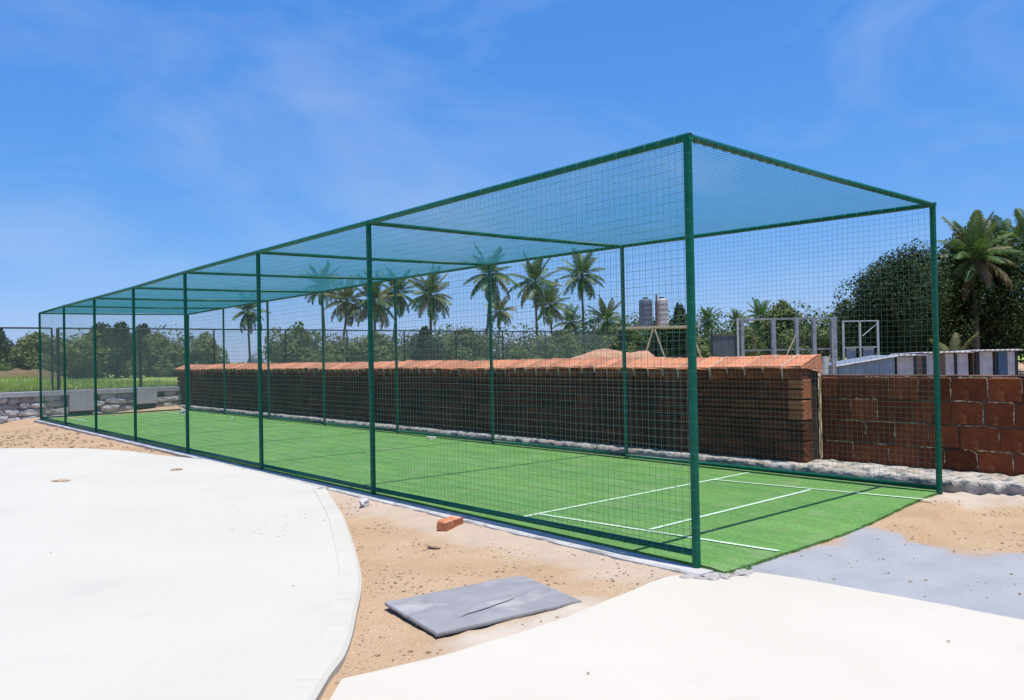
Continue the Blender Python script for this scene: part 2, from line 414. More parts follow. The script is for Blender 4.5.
# foundation kerb that carries the left and far side of the cage
def kerb_run(name, p0, p1, w0, w1, zt, label, wob=.012, n=120):
    b = MB(); p0 = Vector(p0); p1 = Vector(p1); d = (p1-p0); l = d.length; d /= l; s = Vector((-d.y, d.x))
    prof = [(-w0, -.16), (-w0, -.015), (-w0+.015, 0), (w1-.015, 0), (w1, -.015), (w1, -.16)]
    vv = []; ff = []; k = len(prof)
    for i in range(n+1):
        c = p0 + d*(l*i/n)
        for j, (a, z) in enumerate(prof):
            a2 = a + (wob*fbm(c.x*3+j, c.y*3, 2) if j < 3 else 0)
            q = c + s*a2
            vv.append((q.x, q.y, zt + z + .004*fbm(c.x*4, c.y*4+j, 6)))
    for i in range(n):
        for j in range(k-1): ff.append((i*k+j, i*k+j+1, (i+1)*k+j+1, (i+1)*k+j))
    ff.append(tuple(range(k))); ff.append(tuple(range(n*k+k-1, n*k-1, -1)))
    b.add(vv, ff)
    return tag(b.build(name, M['kerbc']), label, kind='structure')
kerb_run('kerb', (-.02, 22.75), (-.02, -.13), .115, .05, 0, 'grey foundation kerb under the left side of the cage', n=200)
kerb_run('kerb', (-.1, 22.68), (4.25, 22.68), .02, .12, .0, 'grey foundation kerb under the far end of the cage', n=30)
# mortar smeared at the near corner
b = MB()
M['lump'] = mat('hardened_mortar', (.40, .375, .34), (.28, .255, .22), 14, .95, .6, 40)
for (x, y, r_) in ((-.10, -.15, .085), (.015, -.225, .085), (.14, -.27, .09), (-.2, -.07, .06)):
    bm = bmesh.new(); bmesh.ops.create_icosphere(bm, subdivisions=3, radius=r_)
    for v in bm.verts:
        v.co *= 1 + .55*fbm(v.co.x*14+x*9, v.co.y*14, v.co.z*14)
        v.co.z *= .26; v.co += Vector((x, y, -.022))
    b.add([v.co for v in bm.verts], [[v.index for v in f.verts] for f in bm.faces]); bm.free()
tag(b.build('rubble', M['lump'], smooth=False), 'lumps of hardened mortar round the foot of the near corner post', 'rubble', kind='stuff')

# ---------------------------------------------------------------- turf
bm_pts = [(-.0, -.225)] + [(x, -.235 + .25*smooth(1.4, 4.3, x) + .012*fbm(x*6, 2) + .006*fbm(x*24, 5)) for x in np.arange(.06, 4.28, .05)] + [(4.24, .05), (4.23, 22.58), (.035, 22.58), (.035, -.1)]
tf = slab_poly('turf', bm_pts, .014, .05, M['turf'])
tag(tf, 'green artificial turf pitch laid inside the cage', kind='structure')
def crease(x0, y0, x1, y1, wd=.042):
    d = Vector((x1-x0, y1-y0)); l = d.length; d /= l; s = Vector((-d.y, d.x))
    n = max(4, int(l/.06)); vv = []; ff = []
    for i in range(n+1):
        c = Vector((x0, y0)) + d*(l*i/n)
        a = wd/2 + .003*fbm(c.x*20, c.y*20, 1); e = wd/2 + .003*fbm(c.x*20, c.y*20, 4)
        vv += [((c + s*a).x, (c + s*a).y, .0185), ((c - s*e).x, (c - s*e).y, .0185)]
    for i in range(n): ff.append((2*i+1, 2*i+3, 2*i+2, 2*i))
    return MB().add(vv, ff).build('crease_line', M['chalk'], tf)
for a in ((.20, 2.18, 4.05, 2.21), (.67, .98, 3.40, 1.02), (.47, 2.14, .755, -.19), (3.29, 2.17, 3.62, -.12)): 
    o = crease(*a)
# far end creases: laid 4 mm apart in level where they cross
for a in ((.25, 20.3, 3.95, 20.3), (.67, 21.52, 3.4, 21.52), (.67, 20.33, .67, 22.5), (3.35, 20.33, 3.35, 22.5)): crease(*a)
for i, o in enumerate(kids(tf)):
    o.location.z = .0012*(i % 4)
# short plastic fibres standing along the frayed near edge
b = MB()
for i in range(1500):
    x = random.uniform(.0, 4.27); y = -.235 + .25*smooth(1.4, 4.3, x) + random.uniform(-.012, .03)
    a = random.uniform(0, 6.28); h = random.uniform(.004, .016); dx, dy = math.cos(a)*.004, math.sin(a)*.004
    b.add([(x-dx, y-dy, .005), (x+dx, y+dy, .005), (x+random.uniform(-.012, .012), y-random.uniform(0, .02), .005+h)], [(0, 1, 2)])
fr = b.build('turf_fringe', M['turf'], tf); fr['kind'] = 'stuff'

# ---------------------------------------------------------------- cage
W = 4.16
YL = [0, 4.40, 7.43, 10.45, 13.44, 16.46, 19.48, 22.5]
YR = [0, 4.31, 7.37, 10.42, 13.55, 16.6, 19.65, 22.6]
ZL = [3.055, 3.06, 3.065, 3.06, 3.03, 3.03, 3.03, 3.01]
ZR = [3.02, 3.09, 3.13, 3.14, 3.11, 3.10, 3.09, 3.07]
cage = thing('practice_cage', 'long green tubular cricket practice cage hung with netting over green turf', 'practice cage', (0, 0, 0))
PR = .029
for i in range(8):
    for x, Y, Z in ((0, YL[i], ZL[i]), (W, YR[i], ZR[i])):
        b = MB(); r_ = PR if i else .0305
        b.tube([(0, 0, -.10), (0, 0, Z-.005)], r_, 12)
        b.lathe([(.055, 0), (.055, .012), (r_+.002, .02)], 12, (0, 0, .001)) if False else None
        b.build('post', M['paint'], cage, smooth=False).location = (x, Y, 0)
        me_ = cage
def rail(name, P, r_):
    b = MB(); b.tube(P, r_, 10); return b.build(name, M['paint'], cage, smooth=True)
rail('top_rail', [(0, -.03, ZL[0])] + [(0, y, z) for y, z in zip(YL[1:], ZL[1:])], .0265)
rail('top_rail', [(W, -.03, ZR[0])] + [(W, y, z) for y, z in zip(YR[1:], ZR[1:])], .0265)
for i in range(8):
    d = .004 if 0 < i < 7 else 0
    rail('cross_beam', [(0, YL[i], ZL[i]-d), (W/2, (YL[i]+YR[i])/2, (ZL[i]+ZR[i])/2 - d - .012), (W, YR[i], ZR[i]-d)], .0245)
ZB = [.10, .062, .055, .055, .055, .055, .055, .055]
for i in range(7):
    rail('bottom_rail', [(0, YL[i], ZB[i]), (0, YL[i+1], ZB[i+1])], .024)
    rail('bottom_rail', [(W, YR[i], .06), (W, YR[i+1], .05)], .024)
rail('bottom_rail', [(0, 22.5, .055), (W, 22.6, .055)], .024)

# netting: every twine is a thin strand, hung slightly slack
def strand(b, P, r_):
    b.tube(P, r_, 3, cap=False)
def lin(Y, Z, y):
    return float(np.interp(y, Y, Z))
def side_net(name, X, Y, Z, ZBm, sgn, ph):
    b = MB(); p = .060; rr = .0013
    n = int(Y[-1]/p)
    def off(y, z):
        bays = np.searchsorted(Y, y); e = Y[min(bays, 7)] - Y[max(bays-1, 0)] + 1e-6; u = (y - Y[max(bays-1, 0)])/e
        return X + sgn*.012*math.sin(math.pi*u)*math.sin(math.pi*z/3.06) + .006*fbm(y*.8, z*.8, ph) + sgn*.028
    for i in range(n+1):
        y = min(i*p + .01, Y[-1]); zt = lin(Y, Z, y)
        P = []
        for k in range(7):
            z = .07 + (zt - .07)*k/6
            P.append((off(y, z), y + .010*fbm(y*1.5, z*1.2, ph+3), z))
        strand(b, P, rr)
    rows = int(3.0/p)
    for j in range(rows+1):
        P = []
        yy = 0.0
        while yy < Y[-1]:
            zt = lin(Y, Z, yy); z = .075 + (zt - .095)*j/rows
            sg = .012*math.sin(math.pi*((yy/.9) % 1))*(j/rows)
            P.append((off(yy, z), yy, z - sg*.5 + .008*fbm(yy*1.1, j*.23, ph+6)))
            yy += .30
        zt = lin(Y, Z, Y[-1]); P.append((off(Y[-1], 1), Y[-1], .075 + (zt-.095)*j/rows))
        strand(b, P, rr)
    return b.build(name, M['net'], cage)
side_net('side_net', 0, YL, ZL, ZB, 1, 1.0)
side_net('side_net', W, YR, ZR, ZB, -1, 11.0)
def roof_net():
    b = MB(); p = .045; rr = .0017
    def z(x, y):
        zl = lin(YL, ZL, y); zr = lin(YR, ZR, y); u = x/W
        return zl + (zr-zl)*u + .030 - .012*math.sin(math.pi*u) + .004*fbm(x*.9, y*.9, 3)
    n = int(22.5/p)
    for i in range(n+1):
        y = i*p
        strand(b, [(W*k/8, y + .012*fbm(k*.4, y*.7, 5), z(W*k/8, y)) for k in range(9)], rr)
    m_ = int(W/p)
    for j in range(m_+1):
        x = W*j/m_
        strand(b, [(x + .012*fbm(x, yy*.6, 8), yy, z(x, yy)) for yy in np.linspace(0, 22.5, 61)], rr)
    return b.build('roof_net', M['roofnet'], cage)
roof_net()
def end_net():
    b = MB(); p = .06; rr = .0016; y = 22.53
    n = int(W/p)
    for i in range(n+1): strand(b, [(i*p, y, .06), (i*p, y-.02, 1.5), (i*p, y, 3.03)], rr)
    for j in range(50): strand(b, [(0, y, .07 + j*p), (W/2, y-.02, .065 + j*p), (W, y+.05, .08 + j*p)], rr)
    return b.build('end_net', M['net'], cage)
end_net()
b = MB()
def tie(c, ax, r_):
    ax = Vector(ax); ref = Vector((0, 0, 1)) if abs(ax.z) < .9 else Vector((1, 0, 0)); a = ax.cross(ref).normalized(); e = a.cross(ax); tl = random.uniform(-.25, .25)
    vv = []; ff = []; n = 10
    for k in range(n):
        t = 2*math.pi*k/n; d = a*math.cos(t) + e*math.sin(t)
        q = Vector(c) + ax*tl*r_*math.cos(t)
        vv += [q + d*(r_+.002) - ax*.003, q + d*(r_+.002) + ax*.003, q + d*r_*.98 - ax*.006, q + d*r_*.98 + ax*.006]
    for k in range(n):
        k2 = (k+1) % n
        ff += [(4*k, 4*k2, 4*k2+1, 4*k+1), (4*k+2, 4*k2+2, 4*k2, 4*k), (4*k+1, 4*k2+1, 4*k2+3, 4*k+3)]
    b.add(vv, ff)
for i in range(3):
    z = .18
    while z < 2.95:
        tie((0, YL[i], z), (0, 0, 1), PR); tie((W, YR[i], z+.02), (0, 0, 1), PR); z += random.uniform(.09, .14)
for y in np.arange(.1, 13, .14):
    tie((0, y, lin(YL, ZL, y)), (0, 1, 0), .0265); tie((0, y, lin(YL, ZB, y)), (0, 1, 0), .024)
    tie((W, y, lin(YR, ZR, y)), (0, 1, 0), .0265)
for x in np.arange(.1, 4.1, .12):
    tie((x, 0, ZL[0] + (ZR[0]-ZL[0])*x/W - .010), (1, 0, 0), .0245)
tb = b.build('net_tie', M['tie'], cage); tb['kind'] = 'stuff'

# ---------------------------------------------------------------- block walls
def block_mesh(name, dx, dy, dz, groove, seed, m_, rnd=.012, jit=.004):
    """a clay block: the visible -x face has rounded arrises and shallow grooves"""
    rs = random.Random(seed)
    prof = [(dx/2, -dz/2), (-dx/2+rnd, -dz/2), (-dx/2, -dz/2+rnd)]
    for g in groove:
        zz = -dz/2 + dz*g[0]
        prof += [(-dx/2, zz-g[1]), (-dx/2+g[2], zz-g[1]*.4), (-dx/2+g[2], zz+g[1]*.4), (-dx/2, zz+g[1])]
    prof += [(-dx/2, dz/2-rnd), (-dx/2+rnd, dz/2), (dx/2, dz/2)]
    b = MB(); k = len(prof); vv = []; ff = []
    st = [-dy/2, -dy/2+rnd, dy/2-rnd, dy/2]
    for i, y in enumerate(st):
        for (x, z) in prof:
            xx = x; zz = z
            if i in (0, 3):
                xx = max(x, -dx/2+rnd); zz = max(-dz/2+rnd*.6, min(dz/2-rnd*.6, z))
            vv.append((xx + rs.uniform(-jit, jit)*.6, y + rs.uniform(-jit, jit), zz + rs.uniform(-jit, jit)*.5))
    for i in range(3):
        for j in range(k): j2 = (j+1) % k; ff.append((i*k+j, (i+1)*k+j, (i+1)*k+j2, i*k+j2))
    ff.append(tuple(range(k))); ff.append(tuple(range(4*k-1, 3*k-1, -1)))
    b.add(vv, ff); return b.mesh(name, m_)
wall = thing('block_wall', 'long dark red clay block wall with bright terracotta coping behind the cage', 'wall', (0, 0, 0))
XF = 4.53
Y0, Y1 = 1.72, 24.8
bh = .262; zb = .125
core = MB(); core.box(XF+.03, XF+.40, Y0+.02, Y1-.02, -.05, 1.305)
core.build('mortar_core', M['mortard'], wall)
gv_ = [(.25, .006, .010), (.5, .014, .034), (.76, .007, .012)]
bw = .425
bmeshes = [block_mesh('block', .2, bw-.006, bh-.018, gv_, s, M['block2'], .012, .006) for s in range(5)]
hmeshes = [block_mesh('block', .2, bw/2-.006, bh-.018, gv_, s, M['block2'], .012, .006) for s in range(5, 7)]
M['litclay'] = mat('sunlit_clay', (.42, .15, .065), (.30, .10, .045), 6, .9, .3, 45)  # wall clay with the sun on its near end put into the colour
endm = block_mesh('block', .2, bw/2-.006, bh-.018, gv_, 66, M['litclay'])
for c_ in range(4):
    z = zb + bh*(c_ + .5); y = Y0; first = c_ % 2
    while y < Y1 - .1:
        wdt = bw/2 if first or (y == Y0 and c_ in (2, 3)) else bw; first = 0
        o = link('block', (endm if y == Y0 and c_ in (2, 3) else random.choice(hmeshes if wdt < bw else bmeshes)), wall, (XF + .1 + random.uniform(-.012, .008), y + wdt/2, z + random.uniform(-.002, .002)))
        o.rotation_euler = (0, 0, random.uniform(-.012, .012))
        y += wdt
def coping_mesh(seed):
    rs = random.Random(seed); wdt = .27; g = .006
    prof = [(.05, .135), (-.050, .135), (-.072, .140), (-.068, .160), (.34, .300), (.44, .29), (.46, .06)]
    vv = []; ff = []; k = len(prof)
    for y in (-wdt/2+g, -wdt/2+g+.01, wdt/2-g-.01, wdt/2-g):
        e = abs(y) > wdt/2-g-.005
        for (x, z) in prof:
            vv.append((x*(1-.02*e)+rs.uniform(-.010, .010), y+rs.uniform(-.003, .003), z*(.98 if e else 1)+rs.uniform(-.009, .009)))
    for i in range(3):
        for j in range(k): j2 = (j+1) % k; ff.append((i*k+j, i*k+j2, (i+1)*k+j2, (i+1)*k+j))
    ff.append(tuple(range(k-1, -1, -1))); ff.append(tuple(range(3*k, 4*k)))
    b = MB().add(vv, ff); return b.mesh('coping_tile', M['coping'])
cms = [coping_mesh(s) for s in range(9)]
lipm = [block_mesh('lip_brick', .2, .262, .128, [], s, M['block'], .010, .008) for s in range(4)]
y = Y0 + .135
while y < Y1 - .1:
    link('lip_brick', random.choice(lipm), wall, (XF + .055 + random.uniform(-.008, .008), y, 1.232 + random.uniform(-.005, .005) + .010*math.sin(y*1.3)))
    y += .27
y = Y0 + .115
CZ = 1.165
while y < Y1:
    o = link('coping_tile', random.choice(cms), wall, (XF + random.uniform(-.012, .012), y, CZ + .010*math.sin(y*1.3) + random.uniform(-.008, .008)))
    o.rotation_euler = (random.uniform(-.03, .03), random.uniform(-.015, .015), random.uniform(-.02, .02))
    y += .27
# mortar pressed out of the coping joints
b = MB(); y = Y0 + .25
while y < Y1 - .1:
    zz = CZ + .010*math.sin(y*1.3); l = random.uniform(.0, .05) if random.random() < .7 else .09
    wv = random.uniform(.003, .010)
    pr_ = [(-.058, .085 - l), (-.080, .135), (-.070, .167), (.34, .305), (.43, .29), (.40, .27), (.0, .14), (-.03, .10)]
    b.add([(XF+x, y-wv*(1 if i > 0 else .5), zz+z) for i, (x, z) in enumerate(pr_)] + [(XF+x, y+wv*(1 if i > 0 else .5), zz+z) for i, (x, z) in enumerate(pr_)],
          [(i, (i+1) % 8, 8+(i+1) % 8, 8+i) for i in range(8)] + [tuple(range(7, -1, -1)), tuple(range(8, 16))])
    y += .27
M['drip'] = mat('coping_mortar', (.60, .46, .33), (.5, .36, .25), 9, .95, .3, 60)
b.build('coping_mortar', M['drip'], wall)

w2 = thing('block_wall', 'lower wall of large reddish brown clay blocks with pale joints at right', 'wall', (0, 0, 0))
X2 = 4.93
core = MB(); core.box(X2+.007, X2+.2, -8.02, Y0-.012, -.05, 1.192)
# the mortar face carries its own ragged relief
core.build('mortar_core', M['mortar'], w2)
yj = [1.70, 1.30, .865, .535, .24, -.10, -.445]
b2 = {}
def blk2(y1, y0, z, h, s):
    k = (round(y1-y0, 3), s % 3)
    if k not in b2: b2[k] = block_mesh('block', .18, y1-y0-random.uniform(.003, .010), h-random.uniform(.008, .016), [], s, M['block'], .010, .006)
    o = link('block', b2[k], w2, (X2+.09+random.uniform(-.010, .004), (y0+y1)/2 + random.uniform(-.003, .003), z + random.uniform(-.003, .003)))
    o.rotation_euler = (random.uniform(-.012, .012), 0, random.uniform(-.01, .01))
    if random.random() < .75:
        hw, hh = (y1-y0)/2 - .004, h/2 - .004; rc = random.uniform(.02, .06)
        a0 = random.uniform(-.2, .9)
        P = [(-.012, hw - a0*hw, hh), (-.012, -hw*.2, hh+.003)] if a0 < .5 else [(-.012, -hw*.2, hh)]
        P += [(-.013, -hw+rc, hh), (-.013, -hw+rc*.3, hh-rc*.3), (-.013, -hw, hh-rc), (-.012, -hw+.002, 0), (-.010, -hw, -hh*random.uniform(.1, 1))]
        PP = []
        for a_, b_ in zip(P[:-1], P[1:]):
            k_ = max(2, int((Vector(b_)-Vector(a_)).length/.014))
            PP += [Vector(a_).lerp(Vector(b_), t_/k_) for t_ in range(k_)]
        q = MB(); q.tube([(p[0]+.003*fbm(p[1]*30+y0*7, p[2]*30), p[1]+.010*fbm(p[1]*22, p[2]*22+y0, 4), p[2]+.010*fbm(p[1]*22, p[2]*22+y0*9, 1)) for p in PP], [max(.0014, .0055+.010*fbm(p[1]*26+y0*5, p[2]*26, 8)) for p in PP], 5)
        q.v = [(-.013 + (x_+.013)*.35, y_, z_) for x_, y_, z_ in q.v]
        e = q.build('mortar_edge', M['medge'], w2); e.location = (X2+.010, (y0+y1)/2, z)
for c_ in range(4):
    z = .12 + .2675*(c_+.5)
    y = 1.695; k = 0
    while y > -7.9:
        wd = [.40, .43, .33, .30, .34, .35, .38, .33][(k + c_*3) % 8] if (k or c_ % 2 == 0) else .22
        y0 = y - wd
        blk2(y, y0, z, .2675, k + c_*5); y = y0; k += 1
b = MB(); n = 160
vv = []; ff = []
for i in range(n+1):
    y = 1.7 - 9.7*i/n; t_ = 1.205 + .006*fbm(y*5, 1); e = .012*fbm(y*9, 4)
    vv += [(X2+.012+e, y, 1.188), (X2+.010+e, y, t_), (X2+.06, y, t_+.010), (X2+.2, y, t_+.004)]
for i in range(n):
    for j in range(3): ff.append((4*i+j, 4*i+j+1, 4*i+j+5, 4*i+j+4))
b.add(vv, ff); b.build('mortar_cap', M['mortar'], w2)
b = MB(); P = [(X2 - .012 + .012*fbm(z*4, 2), Y0-.004 + .012*fbm(z*5, 7), z) for z in np.linspace(.12, 1.2, 22)]
M['ymortar'] = mat('yellow_mortar', (.62, .50, .26), (.48, .36, .18), 9, .95, .3, 60)
b.tube(P, [.014 + .007*fbm(p[2]*11, 3) for p in P], 6); b.build('joint_mortar', M['ymortar'], w2)

# rough plinth between the cage and the wall
b = MB(); vv = []; ff = []
ysn = np.concatenate([np.arange(-8, -3, .2), np.arange(-3, 9, .06), np.arange(9, 24.4, .2)])
NPP = 9
for y in ysn:
    out_ = .12*smooth(.0, -.8, y)
    for j in range(NPP):
        t = j/(NPP-1)
        if t < .4:
            u = t/.4; x = 4.345 - .030*u + .06*smooth(0, -.5, y)*u; z = -.07 + .195*u
        else:
            u = (t-.4)/.6; x = 4.313 + (X2+.1-4.313)*u; z = .125 + .02*u
        lump = (.026 + .035*smooth(.1, -.5, y))
        x += out_*(1-t) + lump*fbm(x*7, y*7, z*7+3)*(.45 if t < .35 else (1 if t < .55 else .3)) + .03*fbm(y*1.1, 5)*(1 if t < .7 else 0)
        z += lump*.6*fbm(x*6+4, y*8, 1)*(1 if t > .05 else 0)
        vv.append((x, y, z))
for i in range(len(ysn)-1):
    for j in range(NPP-1): ff.append((i*NPP+j, i*NPP+j+1, (i+1)*NPP+j+1, (i+1)*NPP+j))
M['plinth'] = mat('plinth_concrete', (.46, .42, .375), (.34, .28, .22), 3.5, .95, .8, 35, c3=(.12, .14, .135), s3=8, f3=.50)
tag(MB().add(vv, ff).build('plinth', M['plinth'], smooth=True), 'rough whitish concrete plinth at the foot of the block walls', kind='structure')

# ---------------------------------------------------------------- far rubble wall and fence
RY = 24.5
sw = thing('stone_wall', 'low grey rubble stone retaining wall with cement coping beyond the far end', 'wall', (0, 0, 0))
b = MB(); b.box(-9, 4.5, RY+.06, RY+.4, -.6, .60); b.build('wall_core', mat('stone_joint', (.20, .19, .18), (.12, .115, .11), 6, .95), sw)
def rock_mesh(name, sx, sy, sz, seed, m_, sub=2, rough=.28, boxy=.5):
    bm = bmesh.new(); bmesh.ops.create_icosphere(bm, subdivisions=sub, radius=.5)
    for v in bm.verts:
        d = v.co.normalized(); mxx = max(abs(d.x), abs(d.y), abs(d.z))
        q = d*.5*(1-boxy) + d/mxx*.5*boxy*.92
        q *= 1 + rough*fbm(d.x*1.6+seed*7.3, d.y*1.6, d.z*1.6)
        v.co = Vector((q.x*sx, q.y*sy, q.z*sz))
    me = bpy.data.meshes.new(name); bm.to_mesh(me); bm.free(); me.materials.append(m_); return me
stm = [rock_mesh('stone', 1, 1, 1, s, M['stone'], 2, .20, 1.0) for s in range(7)]
rs = random.Random(5)
z = -.42
while z < .52:
    h = rs.uniform(.17, .26); x = -4.6 + rs.uniform(0, .3)
    while x < 4.5:
        wd = rs.uniform(.28, .62)
        if not (1.05 < x+wd/2 < 1.85 and z > 0 or 3.0 < x+wd/2 < 3.75 and z > .1):
            o = link('stone', rs.choice(stm), sw, (x+wd/2, RY+.09+rs.uniform(-.03, .03), z+h/2+rs.uniform(-.025, .025)))
            o.scale = (wd*1.16, .24, h*1.2); o.rotation_euler = (rs.uniform(-.06, .06), rs.uniform(-.09, .09), rs.uniform(-.06, .06))
        x += wd
    z += h
b = MB(); b.box(-9, 4.5, RY-.07, RY+.46, .595, .735); b.build('coping', M['cement'], sw)
for x0, x1, zb_ in ((1.10, 1.78, .10), (3.06, 3.68, .22)):
    b = MB(); b.box(x0, x1, RY-.24, RY+.05, zb_, .742); b.build('cement_block', M['cement'], sw)
    b = MB(); b.box(x0+.02, x1-.02, RY-.16, RY+.05, zb_-.22, zb_-.004); b.build('block_foot', M['darkmetal'], sw)

FY = RY + .62; FT = 2.70
fence = thing('chain_link_fence', 'tall dark chain link fence with thin posts behind the rubble wall', 'fence', (0, 0, 0))
px_ = [-8.6, -6.1, -3.2, -.70, .80, .97, 3.42, 5.9, 8.6, 11.2, 13.9, 16.6, 19.3, 22, 24.7, 27.4]
for i, x in enumerate(px_):
    b = MB(); b.tube([(0, 0, .2), (0, 0, FT)], .05 if i in (5, 6) else .03, 8); b.build('post', M['darkmetal'], fence).location = (x, FY, 0)
for x0, x1 in ((-8.6, .80), (.97, 27.4)):
    b = MB(); b.tube([(x0, FY, FT), (x1, FY, FT)], .026, 8); b.build('top_rail', M['darkmetal'], fence)
    b = MB(); b.tube([(x0, FY, .74), (x1, FY, .74)], .018, 6); b.build('bottom_rail', M['darkmetal'], fence)
b = MB(); H_ = FT-.76
for s in (1, -1):
    x = -8.6 - H_
    while x < 27.4 + H_:
        xa, xb = (x, x+s*H_)
        za, zb2 = .75, FT
        q0, q1 = (xa, za), (xb, zb2)
        if min(xa, xb) > -8.6 and max(xa, xb) < 27.4: b.tube([(xa, FY+.004*s, za), (xb, FY+.004*s, zb2)], .0022, 3, cap=False)
        x += .075
b.build('wire_mesh', M['wire'], fence)

# field beyond
vv = []; ff = []
fx = [-1500, -300, -60] + list(np.linspace(-20, 40, 41)) + [80, 300, 1500]; fy = [RY+.30, RY+.7] + list(np.linspace(RY+1.5, 90, 40)) + [150, 400, 2500]
for y in fy:
    for x in fx:
        z = .70 + (.12*fbm(x*.13, y*.13, 3) + .05*fbm(x*.6, y*.6) if y < 120 and y > RY+1 else 0)
        if x > 4.4: z -= .55*smooth(4.4, 9, x)
        vv.append((x, y, z))
for j in range(len(fy)-1):
    for i in range(len(fx)-1):
        a = j*len(fx)+i; ff.append((a, a+1, a+len(fx)+1, a+len(fx)))
tag(MB().add(vv, ff).build('field', M['fieldm'], smooth=True), 'bright green grass field beyond the far fence', kind='structure')
b = MB()
for i in range(5200):
    y = RY + .8 + 34*random.random()**1.7; x = random.uniform(-3.5, 9) + (y-RY)*.25*random.random()*1.6
    z = .70 + .12*fbm(x*.13, y*.13, 3) + .05*fbm(x*.6, y*.6) - .02
    if x > 4.4: z -= .55*smooth(4.4, 9, x)
    for k in range(3):
        a = random.uniform(0, 6.28); h = random.uniform(.08, .28); c, s = math.cos(a)*.03, math.sin(a)*.03
        b.add([(x-c, y-s, z), (x+c, y+s, z), (x+random.uniform(-.12, .12), y+random.uniform(-.12, .12), z+h)], [(0, 1, 2)])
tag(b.build('grass', M['grassb']), 'tufts of yellow green grass growing beyond the far fence', 'grass', kind='stuff')
def heap(name, cx_, cy_, sx, sy, h, rz, m_, label, seed, base=.0, flat=1.0):
    vv = []; ff = []; n = 28
    c, s = math.cos(rz), math.sin(rz)
    for j in range(n+1):
        for i in range(n+1):
            u = i/n*2-1; v = j/n*2-1; r_ = math.hypot(u, v)
            hz = h*max(0, 1-r_**2)**flat*(1+.25*fbm(u*3, v*3, seed)) + .04*h*fbm(u*9, v*9, seed) - .03
            vv.append((u*sx*c - v*sy*s, u*sx*s + v*sy*c, hz))
    for j in range(n):
        for i in range(n): a = j*(n+1)+i; ff.append((a, a+1, a+n+2, a+n+1))
    o = MB().add(vv, ff).build(name, m_, smooth=True); o.location = (cx_, cy_, base)
    return tag(o, label, 'earth heap')
heap('earth_bank', 5.0, 56, 2.6, 1.6, .85, -.6, M['bank'], 'brown earth bank in the field in front of the left trees', 2, .45, .5)
heap('earth_mound', 17.7, 16.9, 4.6, 2.4, 1.56, -.70, M['redearth'], 'salmon earth mound rising behind the long wall', 6, 0, .8)

# ---------------------------------------------------------------- vegetation
def leaf_cards(b, lobes, n, size, seed, shell=.55, flatten=1.0):
    r_ = np.random.default_rng(seed)
    wts = np.array([l[3]*l[4]*l[5] for l in lobes])**.75; wts /= wts.sum()
    cnt = (wts*n).astype(int)
    for l, k in zip(lobes, cnt):
        c = np.array(l[:3]); rad = np.array(l[3:6])
        d = r_.normal(size=(k, 3)); d /= np.linalg.norm(d, axis=1)[:, None]
        rr = shell + (1.06-shell)*r_.random(k)**.6
        P = c + d*rad*rr[:, None]
        nr = d*.7 + r_.normal(size=(k, 3))*.55 + np.array([0, 0, .35])
        nr /= np.linalg.norm(nr, axis=1)[:, None]
        t = np.cross(nr, r_.normal(size=(k, 3))); t /= np.linalg.norm(t, axis=1)[:, None]
        q = np.cross(nr, t)
        s = size*(.6 + .8*r_.random(k))[:, None]
        A = P - t*s*.5; B = P + q*s*.28; C = P + t*s*.5; D = P - q*s*.28
        base = len(b.v)
        V = np.stack([A, B, C, D], 1).reshape(-1, 3)
        b.v += list(map(tuple, V)); b.f += [(base+4*i, base+4*i+1, base+4*i+2, base+4*i+3) for i in range(k)]; b.mi += [0]*k
def lobed(seed, w_, d_, h, z0, n, ragged=.3):
    r_ = random.Random(seed); out = []
    for i in range(n):
        a = r_.uniform(0, 6.28); q = r_.random()**.6; zz = r_.random()
        env = math.sqrt(max(.05, 1-(2*zz-.75)**2*.8))
        sz = r_.uniform(.13, .34)
        out.append((math.cos(a)*q*w_*(1-sz)*env, math.sin(a)*q*d_*(1-sz)*env, z0 + h*(sz*.8 + zz*(1-sz*1.4)), w_*sz*r_.uniform(.8, 1.25), d_*sz, h*sz*r_.uniform(.65, .95)))
    return out
def tree_proto(seed, w_, d_, h, z0, nl, leaves, size, m_, trunk_r):
    lb = lobed(seed, w_, d_, h, z0, nl)
    b = MB(); leaf_cards(b, lb, leaves, size, seed)
    cm = b.mesh('crown', m_)
    t = MB(); r_ = random.Random(seed)
    t.tube([(0, 0, -.1), (.05*w_*.3, 0, z0*.6+.3), (0, .03*w_, z0 + h*.45)], [trunk_r, trunk_r*.75, trunk_r*.35], 8)
    for l in lb[::2][:7]:
        t.tube([(0, 0, z0*.6+.25), (l[0]*.5, l[1]*.5, (z0*.6 + l[2])*.55), (l[0], l[1], l[2])], [trunk_r*.5, trunk_r*.32, trunk_r*.12], 5)
    return cm, t.mesh('trunk', M['bark'], True)
def plant_tree(pr_, x, y, z, s, rz, label, cat='tree', name='tree', group=None):
    t = thing(name, label, cat, (x, y, z), rz, group); t.scale = s if isinstance(s, tuple) else (s, s, s)
    link('crown', pr_[0], t); link('trunk', pr_[1], t); return t
bushA = tree_proto(3, 3.0, 2.4, 4.2, .3, 22, 5200, .26, M['leafm'], .16)
bushB = tree_proto(9, 3.2, 2.4, 3.6, .2, 20, 5200, .26, M['leafl'], .14)
bushC = tree_proto(14, 2.6, 2.4, 4.6, .8, 20, 5200, .26, M['leafd'], .18)
gL = 'trees in the row beyond the far fence'
row = [(4.2, 86.5, .85), (8.0, 84.5, .80), (10.4, 82.5, .92), (13.2, 84.0, 1.02), (15.6, 82.6, .95), (18.0, 81.3, .98), (20.6, 80.5, .92), (22.6, 79.2, .95), (24.2, 77.2, .86)]
